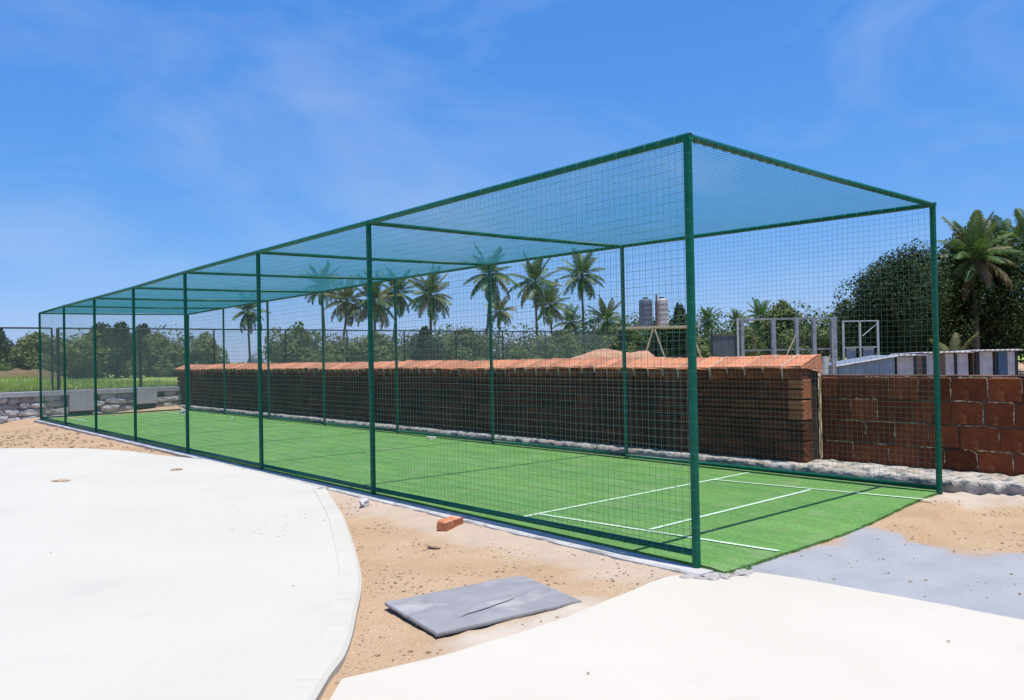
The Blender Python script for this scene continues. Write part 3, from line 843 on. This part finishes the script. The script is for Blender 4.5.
for i, (x, y, s) in enumerate(row):
    plant_tree([bushA, bushC, bushA, bushB][i % 4], x, y, -.6, (s*1.6, s*1.2, (.55+.5*s)*1.12), i*1.7, 'bushy green tree in the unbroken row beyond the far fence at left', group=gL)
for i, (x, y, s) in enumerate([(-4, 92, .9), (0, 89, .8), (2.6, 91, .95), (6.4, 90, .9), (12, 90, .95), (17, 88.5, 1.05), (21.5, 86.5, 1.0)]):
    plant_tree([bushC, bushA, bushC][i % 3], x, y, -.7, (s*1.7, s*1.2, (.5+.5*s)*1.2), 2 + i*2.1, 'bushy green tree in the unbroken row beyond the far fence at left', group=gL)
# low far-off growth that closes the horizon
b = MB()
r_ = random.Random(21); lobes = []
for i in range(150):
    t = r_.uniform(.0, 1.62)   # bearing, clockwise from +y
    D_ = r_.uniform(150, 190); hh = (r_.uniform(3.4, 5.6) if t < .8 else r_.uniform(4, 7)) if not (.33 < t < .42) else r_.uniform(.5, 1.0)
    lobes.append((CAM.x + math.sin(t)*D_, CAM.y + math.cos(t)*D_, hh*.55, r_.uniform(5, 9), 4, hh))
leaf_cards(b, lobes, 120000, .62, 4, shell=.3)
M['leafw'] = mat('woodland_leaves', (.055, .082, .028), (.10, .13, .042), .12, .7, trans=.15, spec=.1)
tag(b.build('distant_woods', M['leafw']), 'low distant woodland closing the horizon', 'woods', kind='stuff')
plant_tree(bushB, 22.2, 52.4, -.3, (1.1, 1.0, 1.32), .4, 'light green spreading tree with flecked leaves just right of the lone left palm')
plant_tree(bushB, 25.4, 52.7, -.3, (1.0, .95, 1.0), 2.4, 'lower light green bush beside the spreading flecked tree')
mids = [(28.5, 51.5, .70, bushA), (31.5, 49.0, .66, bushC), (34.5, 48.2, .72, bushA), (37.0, 44, .60, bushB), (40.3, 42.5, .68, bushA), (43, 39.3, .60, bushC), (45, 36.5, .70, bushA), (42.5, 32.0, .78, bushB)]
for i, (x, y, s, p_) in enumerate(mids):
    plant_tree(p_, x, y, -.05, (s*1.5, s*1.1, s*1.15), i*1.3, 'low green bush in the belt of growth under the palms', 'bush', 'bush', 'bushes under the palms')
plant_tree(bushB, 38.6, 25.6, -.05, (.75, .62, .95), 1.1, 'yellowish green shrub behind the left bays of the steel frame', 'shrub', 'shrub')
plant_tree(bushA, 41.2, 23.9, -.05, (.95, .72, 1.02), 2.9, 'darker green shrub behind the middle bays of the steel frame', 'shrub', 'shrub')
plant_tree(bushC, 36.8, 28.6, -.05, (.8, .60, .88), 4.2, 'dark green shrub behind the grey panel', 'shrub', 'shrub')
plant_tree(bushB, 40.0, 21.0, -.05, (.75, .6, .88), 5.1, 'light green shrub behind the right bays of the steel frame', 'shrub', 'shrub')
plant_tree(bushA, 34.6, 31.4, -.05, (.85, .7, .80), 3.1, 'green bush under the platform of the water tanks, at its left', 'bush', 'bush')
plant_tree(bushC, 36.4, 29.6, -.05, (.8, .7, .76), .4, 'dark bush under the platform of the water tanks, at its right', 'bush', 'bush')
plant_tree(bushC, 41.5, 18.3, -.05, (.75, .75, .70), .6, 'dark shrub at the left foot of the huge dark tree', 'shrub', 'shrub')
# the huge dark tree at the right
big = tree_proto(31, 5.4, 4.4, 6.6, .9, 64, 46000, .17, M['leafd'], .42)
plant_tree(big, 41.6, 16.3, -.05, (.98, 1, .95), .5, 'huge dark spreading tree left of the tall right palm')
big2 = tree_proto(47, 4.8, 4.4, 6.0, .7, 56, 40000, .17, M['leafd'], .36)
plant_tree(big2, 46.8, 15.4, -.4, (1.2, 1.1, 1.30), 1.5, 'dark dense tree directly behind the tall right palm')
plant_tree(big2, 53.5, 8.6, -.05, (.9, .9, .86), 3.3, 'dark dense tree at the far right edge, lower than its neighbours')
plant_tree(bushC, 31.3, 5.4, -.05, (.5, .5, .42), .9, 'small dark bush at the right end of the sheds', 'bush', 'bush')

def frond_mesh(name, L_, droop, seed, m_, sweep=.32, hang=.5):
    rs = random.Random(seed); b = MB(); pts = []; x = z = 0; n = 12; ang = 0; y = 0
    tw = rs.uniform(-.25, .25)
    for i in range(n+1):
        pts.append(Vector((x, y, z))); ang -= droop/n*(.5 + i/n); x += math.cos(ang)*L_/n; z += math.sin(ang)*L_/n; y += tw*L_/n*(i/n)
    b.tube(pts, [.035*(1-.8*i/n) for i in range(n+1)], 4, cap=False)
    K_ = 36
    for k in range(K_):
        t = .14 + .86*k/(K_-1); f_ = t*n; i0 = min(int(f_), n-1); p = pts[i0].lerp(pts[i0+1], f_-i0); d = (pts[i0+1]-pts[i0]).normalized()
        nrm = Vector((-d.z, 0, d.x))
        ll = L_*.27*(math.sin(math.pi*min(1, (t*.86+.13)))**.6)*rs.uniform(.85, 1.1)
        for s in (1, -1):
            o = (d*(.45+.6*t) + Vector((0, s, 0))*.85 - nrm*hang*rs.uniform(.3, 1.2)*.8).normalized()
            mid = p + o*ll*.55; tip = p + (o + Vector((0, 0, -.35*hang))).normalized()*ll
            wv = d*.042
            b.add([p-wv*.6, p+wv*.6, mid+wv, tip, mid-wv], [(0, 1, 2, 4), (4, 2, 3)])
    return b.mesh(name, m_)
FM = {}
for key, mm in (('g', 'frond'), ('y', 'frondy'), ('b', 'frondb')):
    FM[key] = [frond_mesh('frond', 1.0*3.0, dr, s, M[mm], hang=hg) for s, (dr, hg) in enumerate(((.45, .35), (.75, .55), (1.05, .7), (1.35, .95)))]
def palm(x, y, zc, rad, label, seed, z0=-.05, n=26, yel=.15, dry=2, lean=.06, tr=.15, name='coconut_palm', top=1.0):
    rs = random.Random(seed)
    t = thing(name, label, 'palm tree', (x, y, z0), 0)
    H = zc - z0; la = rs.uniform(0, 6.28)
    b = MB(); P = []; n_ = 9
    for i in range(n_+1):
        q = i/n_; bend = lean*H*math.sin(q*1.5708)**2
        P.append((math.cos(la)*(bend-lean*H), math.sin(la)*(bend-lean*H), H*q))
    b.tube(P, [tr*(1.25 if i == 0 else 1-.35*i/n_) for i in range(n_+1)], 8)
    b.build('trunk', M['palmbark'], t, smooth=True)
    sc = rad/2.42
    for i in range(n):
        q = i/(n-1)
        elv = R(86 - 142*q**1.1) + rs.uniform(-.14, .14)
        a = i*2.39996 + rs.uniform(-.25, .25)
        kind = 'y' if rs.random() < yel else 'g'
        if i >= n-dry: kind = 'b'; elv = R(-28) + rs.uniform(-.35, .35)
        dri = 0 if q < .25 else (1 if q < .5 else (2 if q < .8 else 3)); dri = max(0, min(3, dri + rs.choice((-1, 0, 0, 1))))
        o = link('frond', FM[kind][dri], t, (0, 0, H-.05))
        mt = Matrix.Rotation(a, 4, 'Z') @ Matrix.Rotation(-elv, 4, 'Y')
        o.rotation_euler = mt.to_euler()
        s = sc*rs.uniform(.82, 1.08)*(top if q < .3 else 1); o.scale = (s, s, s)
    b = MB()
    for i in range(6):
        a = rs.uniform(0, 6.28); bm = bmesh.new(); bmesh.ops.create_icosphere(bm, subdivisions=1, radius=.13*max(sc, .8))
        b.add([v.co + Vector((math.cos(a)*.24, math.sin(a)*.24, H-.28-rs.uniform(0, .25))) for v in bm.verts], [[v.index for v in f.verts] for f in bm.faces]); bm.free()
    b.build('coconuts', M['frondy'], t, smooth=True)
    return t
palms = [
 (29.5, 79.1, 6.9, 2.0, 'lone palm standing clear of the others over the gap at left', .05, 1),
 (35.5, 74.0, 9.5, 2.2, 'tall thin palm whose crown shows through the roof net, left of the yellow ones', .05, 1),
 (32.5, 63.4, 7.0, 2.3, 'drooping yellowish palm left of the second cage post', .75, 6),
 (34.4, 61.7, 6.9, 2.4, 'dark shaggy palm just behind the second cage post', .25, 5),
 (38.8, 64.6, 8.1, 2.3, 'palm with an upright crown just right of the second cage post', .2, 2),
 (38.4, 58.3, 7.4, 2.4, 'well lit palm with long arching fronds, alone in a gap of sky', .2, 3),
 (42.6, 54.6, 9.3, 2.35, 'tallest middle palm, its crown cut by the top rail', .1, 1),
 (65.7, 81.0, 7.8, 2.1, 'small yellow green palm low behind the tallest middle palm', .6, 1),
 (49.2, 55.6, 8.9, 2.5, 'large palm right of the tallest middle palm', .2, 3),
 (57.2, 62.0, 7.2, 2.3, 'lower palm overlapping the large palm on its right', .1, 4),
 (56.3, 56.1, 10.0, 2.4, 'tall palm on a curved thin trunk, rightmost of the middle palms', .1, 1),
 (80.0, 81.9, 6.6, 2.3, 'small distant palm between the two largest middle palms', .1, 1),
 (58.3, 54.4, 5.2, 2.2, 'low spreading palm left of the water tanks', .35, 3),
 (104.0, 74.5, 6.9, 2.0, 'small far palm just right of the near corner post', .1, 1),
 (116.1, 77.3, 7.0, 1.9, 'small far palm above the grey panel', .1, 1),
 (101.6, 63.4, 6.8, 2.4, 'far palm seen through the first bay of the steel frame', .1, 1),
 (44.6, 13.9, 6.6, 2.2, 'big palm with dry hanging fronds in front of the dark trees at right', .3, 5),
 (57.8, 16.6, 8.0, 2.4, 'palm half hidden behind the big right palm', .3, 2),
 (52.4, 13.2, 7.4, 2.5, 'palm cut by the right edge of the picture', .2, 2),
]
for i, (x, y, z, r_, lb, ye, dr) in enumerate(palms):
    palm(x, y, z, r_, lb, 50+i, yel=ye, dry=dr, lean=.02 + .12*((i*7) % 5)/5, tr=.15 if i < 16 else .2, n=27 if i < 16 else 34)
palm(36.2, 12.0, .75, 1.5, 'young stemless palm with pale arching fronds behind the sheds', 99, yel=.8, dry=0, n=11, lean=0, tr=.16)

# ---------------------------------------------------------------- yard structures beyond the wall
RZ = -YAW
# elevated water tanks
st = thing('tank_stand', 'pale platform on props carrying the two water tanks', 'stand', (30.65, 25.45, 0), RZ)
MB().box(-2.0, 2.2, -.9, .9, 2.92, 3.04).build('platform', M['bamboo'], st)
for x in (-1.8, .05, 2.0):
    for y in (-.8, .8):
        b = MB(); b.tube([(0, 0, -.05), (0, 0, 2.91)], .06, 8); b.build('leg', M['darkmetal'], st).location = (x, y, 0)
for (x0, z0, x1, z1) in ((-.15, 2.85, .72, .2), (-.25, 2.85, -1.1, .2)):
    b = MB(); b.tube([(x0, -.97, z0), (x1, -1.02, z1)], .045, 6); b.build('brace', M['bamboo'], st)
def tank(x, y, m_, lb, r_):
    t = thing('water_tank', lb, 'water tank', (x, y, 3.045), RZ)
    pr_ = [(r_, 0)]
    for k in range(5):
        z = .1 + k*.27; pr_ += [(r_, z), (r_*1.03, z+.04), (r_*1.03, z+.1), (r_, z+.14)]
    pr_ += [(r_, 1.42), (r_*.9, 1.5), (r_*.45, 1.56)]
    MB().lathe(pr_, 22).build('body', m_, t, smooth=True)
    MB().lathe([(r_*.42, 1.555), (r_*.42, 1.62), (r_*.36, 1.64)], 16).build('lid', M['darkmetal'], t)
tank(30.30, 25.75, M['tankdark'], 'darker blue grey water tank, left of the pair', .37)
tank(30.99, 25.17, M['tankpale'], 'paler water tank, right of the pair', .37)
b = MB(); b.tube([(0, 0, 0), (0, .02, 1.75)], .05, 7); 
o = b.build('standpipe', mat('rust_pipe', (.2, .06, .05), (.14, .05, .05), 9, .7)); o.location = (30.42, 25.05, 3.04)
tag(o, 'rusty pipe standing between the two water tanks', 'pipe')
for i, (x, y, dx, lb) in enumerate(((31.75, 23.15, .75, 'pale leaning prop pole right of the near corner post'), (32.0, 15.9, -.75, 'short pale leaning pole before the right bays of the steel frame'))):
    b = MB(); a = rt*dx
    b.tube([(-a.x*.5, -a.y*.5, 2.35 if i == 0 else 2.0), (a.x*.5, a.y*.5, .2)], .05, 7); o = b.build('prop_pole', M['bamboo']); o.location = (x, y, 0); tag(o, lb, 'pole')
pn = thing('sheet_panel', 'grey sheet panel on dark posts left of the steel frame', 'panel', (31.05, 21.2, 0), RZ)
MB().box(-.58, .58, -.02, .02, .6, 2.40).build('sheet', mat('grey_panel', (.10, .125, .14), (.075, .09, .10), 3, .6), pn)
for x in (-.62, .64):
    MB().box(x-.05, x+.05, -.05, .05, -.05, 2.5).build('post', M['darkmetal'], pn)
MB().box(-.56, .58, -.06, .06, 2.405, 2.47).build('rail', M['rust'], pn)
# steel frame
sf = thing('steel_frame', 'open grey steel frame of upright columns with a thin top beam', 'steel frame', (29.9, 16.9, 0), RZ)
for x, wv in ((-2.10, .15), (-.62, .19), (.48, .14), (1.30, .16), (2.22, .25)):
    b = MB()
    b.box(x-wv/2, x+wv/2, -.11, -.085, -.05, 3.0); b.box(x-wv/2, x+wv/2, .085, .11, -.05, 3.0); b.box(x-.02, x+.02, -.084, .084, -.05, 3.0)
    b.build('column', M['steel'], sf)
MB().box(-2.25, 2.4, -.06, .06, 3.005, 3.09).build('beam', M['steel'], sf)
MB().box(-2.33, -2.25, -.06, .06, -.05, 3.12).build('end_post', M['palesteel'], sf)
b = MB(); b.tube([(-.55, -.13, .3), (.42, -.13, 2.3)], .03, 6); b.build('brace', M['bamboo'], sf)
for x in (-1.5, -1.1, -.1, .95, 1.75):
    b = MB(); b.tube([(x, .35, -.05), (x+.03, .37, 2.2 + .5*math.sin(x*3))], .022, 5); b.build('reinforcing_bar', M['rust'], sf)
MB().box(-2.0, 2.2, .3, .36, 1.55, 1.62).build('cross_rail', M['steel'], sf)
for k_, (x, y, h_, wd_) in enumerate(((23.7, 11.7, 1.30, .16), (23.98, 11.46, 1.22, .14))):
    o = MB().box(-wd_/2, wd_/2, -.08, .08, -.05, h_).build('concrete_post', M['palesteel' if k_ == 0 else 'cement']); o.location = (x, y, 0); o.rotation_euler = (0, R(1.5-3*k_), RZ)
    tag(o, ('pale stub post standing just past the end of the long wall', 'shorter grey stub post beside the slanting lean-to')[k_], 'post')
# pale tube frame
pf = thing('tube_frame', 'white square tube frame with two open bays before the dark tree', 'frame', (28.6, 12.7, 0), RZ)
for x in (-.72, -.02, .74):
    b = MB(); b.box(x-.035, x+.035, -.035, .035, -.05, 2.70); b.build('upright', M['palesteel'], pf)
for z in (2.705, ):
    MB().box(-.76, .78, -.04, .04, z, z+.05).build('rail', M['palesteel'], pf)
for x0, x1 in ((-.684, -.056), (.016, .704)):
    MB().box(x0, x1, -.03, .03, 1.60, 1.65).build('rail', M['palesteel'], pf)
    MB().box(x0+.12, x1-.12, .05, .09, .6, 1.59).build('sheet', mat('frame_sheet', (.32, .33, .37), (.24, .25, .29), 4, .7), pf)
b = MB(); b.tube([(.70, .0, 2.60), (.10, .0, 2.1)], .02, 5); b.build('brace', M['palesteel'], pf)

def corrug(x0, x1, y0, y1, z0, z1, n, amp=.03):
    vv = []; ff = []; N_ = n*4
    for i in range(N_+1):
        x = x0 + (x1-x0)*i/N_; dz = amp*math.sin(i*math.pi/2)
        zx = 0
        vv += [(x, y0, z0+dz), (x, y1, z1+dz), (x, y0, z0+dz-.03), (x, y1, z1+dz-.03)]
    for i in range(N_):
        a = 4*i
        ff += [(a, a+4, a+5, a+1), (a+2, a+3, a+7, a+6), (a, a+2, a+6, a+4), (a+1, a+5, a+7, a+3)]
    return MB().add(vv, ff)
# slanted lean-to
l1 = thing('lean_to_shed', 'low blue grey lean-to shed with a slanting white roof edge', 'shed', (24.85, 10.7, 0), RZ)
b = MB(); vv = [(-1.0, 0, -.05), (1.08, 0, -.05), (1.08, 0, 1.20), (-1.0, 0, .90), (-1.0, 1.8, -.05), (1.08, 1.8, -.05), (1.08, 1.8, 1.20), (-1.0, 1.8, .90)]
b.add(vv, [(0, 1, 2, 3), (7, 6, 5, 4), (0, 3, 7, 4), (1, 5, 6, 2)]); b.build('wall', M['bluesheet'], l1)
b = MB(); vv = [(-1.15, -.15, .90), (1.12, -.15, 1.235), (1.12, 1.95, 1.235), (-1.15, 1.95, .90)]
b.add(vv + [(x, y, z+.055) for x, y, z in vv], [(3, 2, 1, 0), (4, 5, 6, 7), (0, 1, 5, 4), (1, 2, 6, 5), (2, 3, 7, 6), (3, 0, 4, 7)]); b.build('roof', M['blueroof'], l1)
q = MB(); q.tube([(-1.16, -.16, .925), (1.13, -.16, 1.262)], .03, 6); q.build('roof_edge', M['roofsheet'], l1)
for x in (-.5, .0, .55):
    MB().box(x-.02, x+.02, -.025, -.001, -.04, .93).build('batten', M['steel'], l1)
# row of sheds
def shed(x, y, wd, h, label, panels, seed):
    t = thing('site_shed', label, 'shed', (x, y, 0), RZ)
    b = MB(); b.box(-wd/2, wd/2, .05, 2.2, -.05, h-.03); b.build('wall', M['rust'], t)
    xx = -wd/2
    for (pw, mk, nm) in panels:
        if mk: 
            b = MB(); b.box(xx+.01, xx+pw-.01, .0, .045, -.05, h-.06)
            k = int((h-.1)/.22)
            for i in range(k): b.box(xx+.01, xx+pw-.01, -.008, -.0005, .04+i*.22, .04+i*.22+.19)
            b.build(nm, M[mk], t)
        else:
            b = MB(); b.box(xx+pw/2-.05, xx+pw/2+.05, -.03, .045, -.05, h-.04); b.build('post', M['darkmetal'], t)
        xx += pw
    r_ = corrug(-wd/2-.12, wd/2+.1, -.22, 2.3, h+.015, h-.06, int(wd/.16), .02).build('roof', M['roofsheet'], t)
    return t
shed(26.15, 9.65, .95, 1.28, 'short white panelled shed next to the slanting lean-to', ((.62, 'whitesheet', 'panel'), (.10, None, ''), (.22, 'rust', 'panel')), 1)
shed(27.15, 8.78, 1.75, 1.36, 'brown and white panelled shed behind the far right cage post', ((.16, None, ''), (.42, 'whitesheet', 'panel'), (.28, 'rust', 'panel'), (.34, 'whitesheet', 'panel'), (.10, None, ''), (.43, 'whitesheet', 'panel')), 2)
shed(28.55, 7.55, 1.62, 1.40, 'rightmost white shed with a blue door', ((.20, None, ''), (.50, 'whitesheet', 'panel'), (.20, None, ''), (.34, 'bluedoor', 'door'), (.30, 'whitesheet', 'panel'), (.07, None, '')), 3)
dk = MB(); dk.lathe([(1.0, 0), (1.1, .8), (.95, 1.5), (.6, 2.0), (.15, 2.2)], 20)
o = dk.build('storage_silo', M['tankdark'], smooth=True); o.location = (36.2, 93.2, .3); tag(o, 'blue grey rounded silo far off under the lone left palm', 'silo')

# ---------------------------------------------------------------- small things on the ground
def slate():
    bm = bmesh.new()
    P = [(-.545, -.34), (.515, -.345), (.56, .325), (.43, .345), (-.52, .335)]
    P2 = []
    for i in range(len(P)):
        a = Vector(P[i]); c = Vector(P[(i+1) % len(P)]); n = max(2, int((c-a).length/.05))
        for k in range(n): q = a.lerp(c, k/n); P2.append((q.x + .006*fbm(q.x*9, q.y*9, 1), q.y + .008*fbm(q.x*9, q.y*9, 5)))
    n = len(P2); b = MB(); vv = []
    for sc, z in ((1.0, 0), (1.003, .010), (.994, .020), (.9, .022), (.5, .022)):
        vv += [(x*sc, y*sc, z + (.002*fbm(x*5, y*5, z*99) if z < .020 else .0015*fbm(x*3*sc, y*3*sc))) for x, y in P2]
    ff = []
    for l in range(4):
        for i in range(n): i2 = (i+1) % n; ff.append((l*n+i, l*n+i2, (l+1)*n+i2, (l+1)*n+i))
    ff.append(tuple(range(4*n, 5*n))); b.add(vv, ff)
    o = b.build('stone_slab', M['slab']); o.location = (-1.52, .515, -.045); o.rotation_euler = (R(1.2), R(1.0), R(-4.5))
    q = MB()
    for P_ in ([(-.30, -.19), (-.22, -.165), (-.10, -.150), (.02, -.118), (.12, -.098), (.20, -.072)],):
        n_ = len(P_)
        vv_ = []
        for k, (x, y) in enumerate(P_):
            w_ = .0055*math.sin(math.pi*(k+.35)/(n_-.3)); vv_ += [(x, y-w_, .0248), (x, y+w_, .0248)]
        q.add(vv_, [(2*k, 2*k+2, 2*k+3, 2*k+1) for k in range(n_-1)])
    q.build('crack', M['mortard'], o)
    return tag(o, 'thin dark grey slate slab lying flat on the sand', 'slab')
slate()
o = link('loose_brick', block_mesh('loose_brick', .12, .25, .085, [], 77, M['brickm'], .012, .008)); o.location = (-.33, 2.50, .0); o.rotation_euler = (.03, .05, R(-72))
tag(o, 'single orange brick lying on the sand beside the kerb', 'brick')
def rock(x, y, z, s, lb, seed, m_='rockm'):
    o = link('rock', rock_mesh('rock', s[0], s[1], s[2], seed, M[m_], 3, .4, .3)); o.location = (x, y, z); o.rotation_euler = (0, 0, seed); return tag(o, lb, 'rock')
rock(-.34, 4.02, -.005, (.12, .10, .10), 'white rounded stone on the sand below the second left post', 1)
rock(3.93, 8.9, .03, (.20, .10, .06), 'flat white lump on the turf by the right rail', 2)
rock(3.55, 21.3, .07, (.26, .2, .13), 'white lump on the turf near the far corner of the long wall', 3)
rock(3.5, 17.4, .03, (.12, .08, .05), 'small white lump on the turf by the far part of the right rail', 4)
rock(-2.3, 8.5, -.005, (.26, .16, .03), 'thin grey flake on the concrete apron at left', 5, 'pebble')
rock(-.85, 8.4, -.003, (.16, .10, .03), 'small brown flake on the apron close to the cage', 6, 'pebble')
rock(-.86, 2.0, -.04, (.14, .06, .03), 'thin brown chip on the sand left of the orange brick', 8, 'pebble')
b = MB()
bm = bmesh.new(); bmesh.ops.create_icosphere(bm, subdivisions=1, radius=.5); IV = [v.co.copy() for v in bm.verts]; IF = [[v.index for v in f.verts] for f in bm.faces]; bm.free()
from mathutils.geometry import intersect_point_tri_2d
def on_sand(x, y):
    if y < .02 + 0*x and x < .3: return False
    if -.2 < x < 4.3 and -.27 + .25*smooth(1.4, 4.3, x) < y: return False
    if x > 4.25 and y > .05: return False
    if x < 0:
        cxs = np.interp(y, [c[1] for c in curve], [c[0] for c in curve])
        if x < cxs + .02 or y > 5.1: return False
    return True
cnt = 0
while cnt < 4200:
    if random.random() < .62: x, y = random.uniform(-2.8, -.15), random.uniform(0, 5)
    else: x, y = random.uniform(.35, 5.2), random.uniform(-2.6, .4)
    if not on_sand(x, y): continue
    if in_dust(x, y) > .4 and random.random() < .75: continue
    if fbm(x*1.4, y*1.4, 12) + random.uniform(-.35, .5) < .22: continue
    s = .003 + .011*random.random()**6; z = gh(x, y)
    q = Matrix.Rotation(random.uniform(0, 6), 3, 'Z'); sx, sy, sz = s*random.uniform(.8, 1.7), s*random.uniform(.7, 1.2), s*random.uniform(.5, .9)
    b.add([q @ Vector((v.x*sx, v.y*sy, v.z*sz))*1.7 + Vector((x, y, z + sz*.3)) for v in IV], IF); cnt += 1
tag(b.build('pebbles', M['pebble']), 'pebbles and clods strewn over the sand', 'pebbles', kind='stuff')
b = MB(); cnt = 0
while cnt < 700:
    x = random.uniform(-2.2, -.2); y = random.uniform(10, 21.5)
    if x < np.interp(y, [10, 11.6, 12.9, 14.2, 18.2], [-.2, -.55, -1.0, -2.1, -6]): continue
    s = .012 + .05*random.random()**4; z = gh(x, y); q = Matrix.Rotation(random.uniform(0, 6), 3, 'Z')
    b.add([q @ Vector((v.x*s*1.5, v.y*s, v.z*s*.8)) + Vector((x, y, z+s*.2)) for v in IV], IF); cnt += 1
tag(b.build('clods', M['pebble']), 'brown clods on the sand at the far left of the cage', 'clods', kind='stuff')
# straws, chips and grit on the concrete
b = MB()
for i in range(120):
    if random.random() < .45: x, y = random.gauss(-1.35, .3), random.gauss(3.75, .35)
    else: x, y = random.uniform(-5.5, .2), random.uniform(-2.5, 9)
    if on_sand(x, y) and y > 0 and x < 0: continue
    if x > -.3 and y > -.3: continue
    s = .003 + .009*random.random()**4; q = Matrix.Rotation(random.uniform(0, 6), 3, 'Z')
    b.add([q @ Vector((v.x*s*2.2, v.y*s, v.z*s*.8)) + Vector((x, y, -.008)) for v in IV], IF)
tag(b.build('grit', M['pebble']), 'specks of grit scattered on the pale concrete', 'grit', kind='stuff')
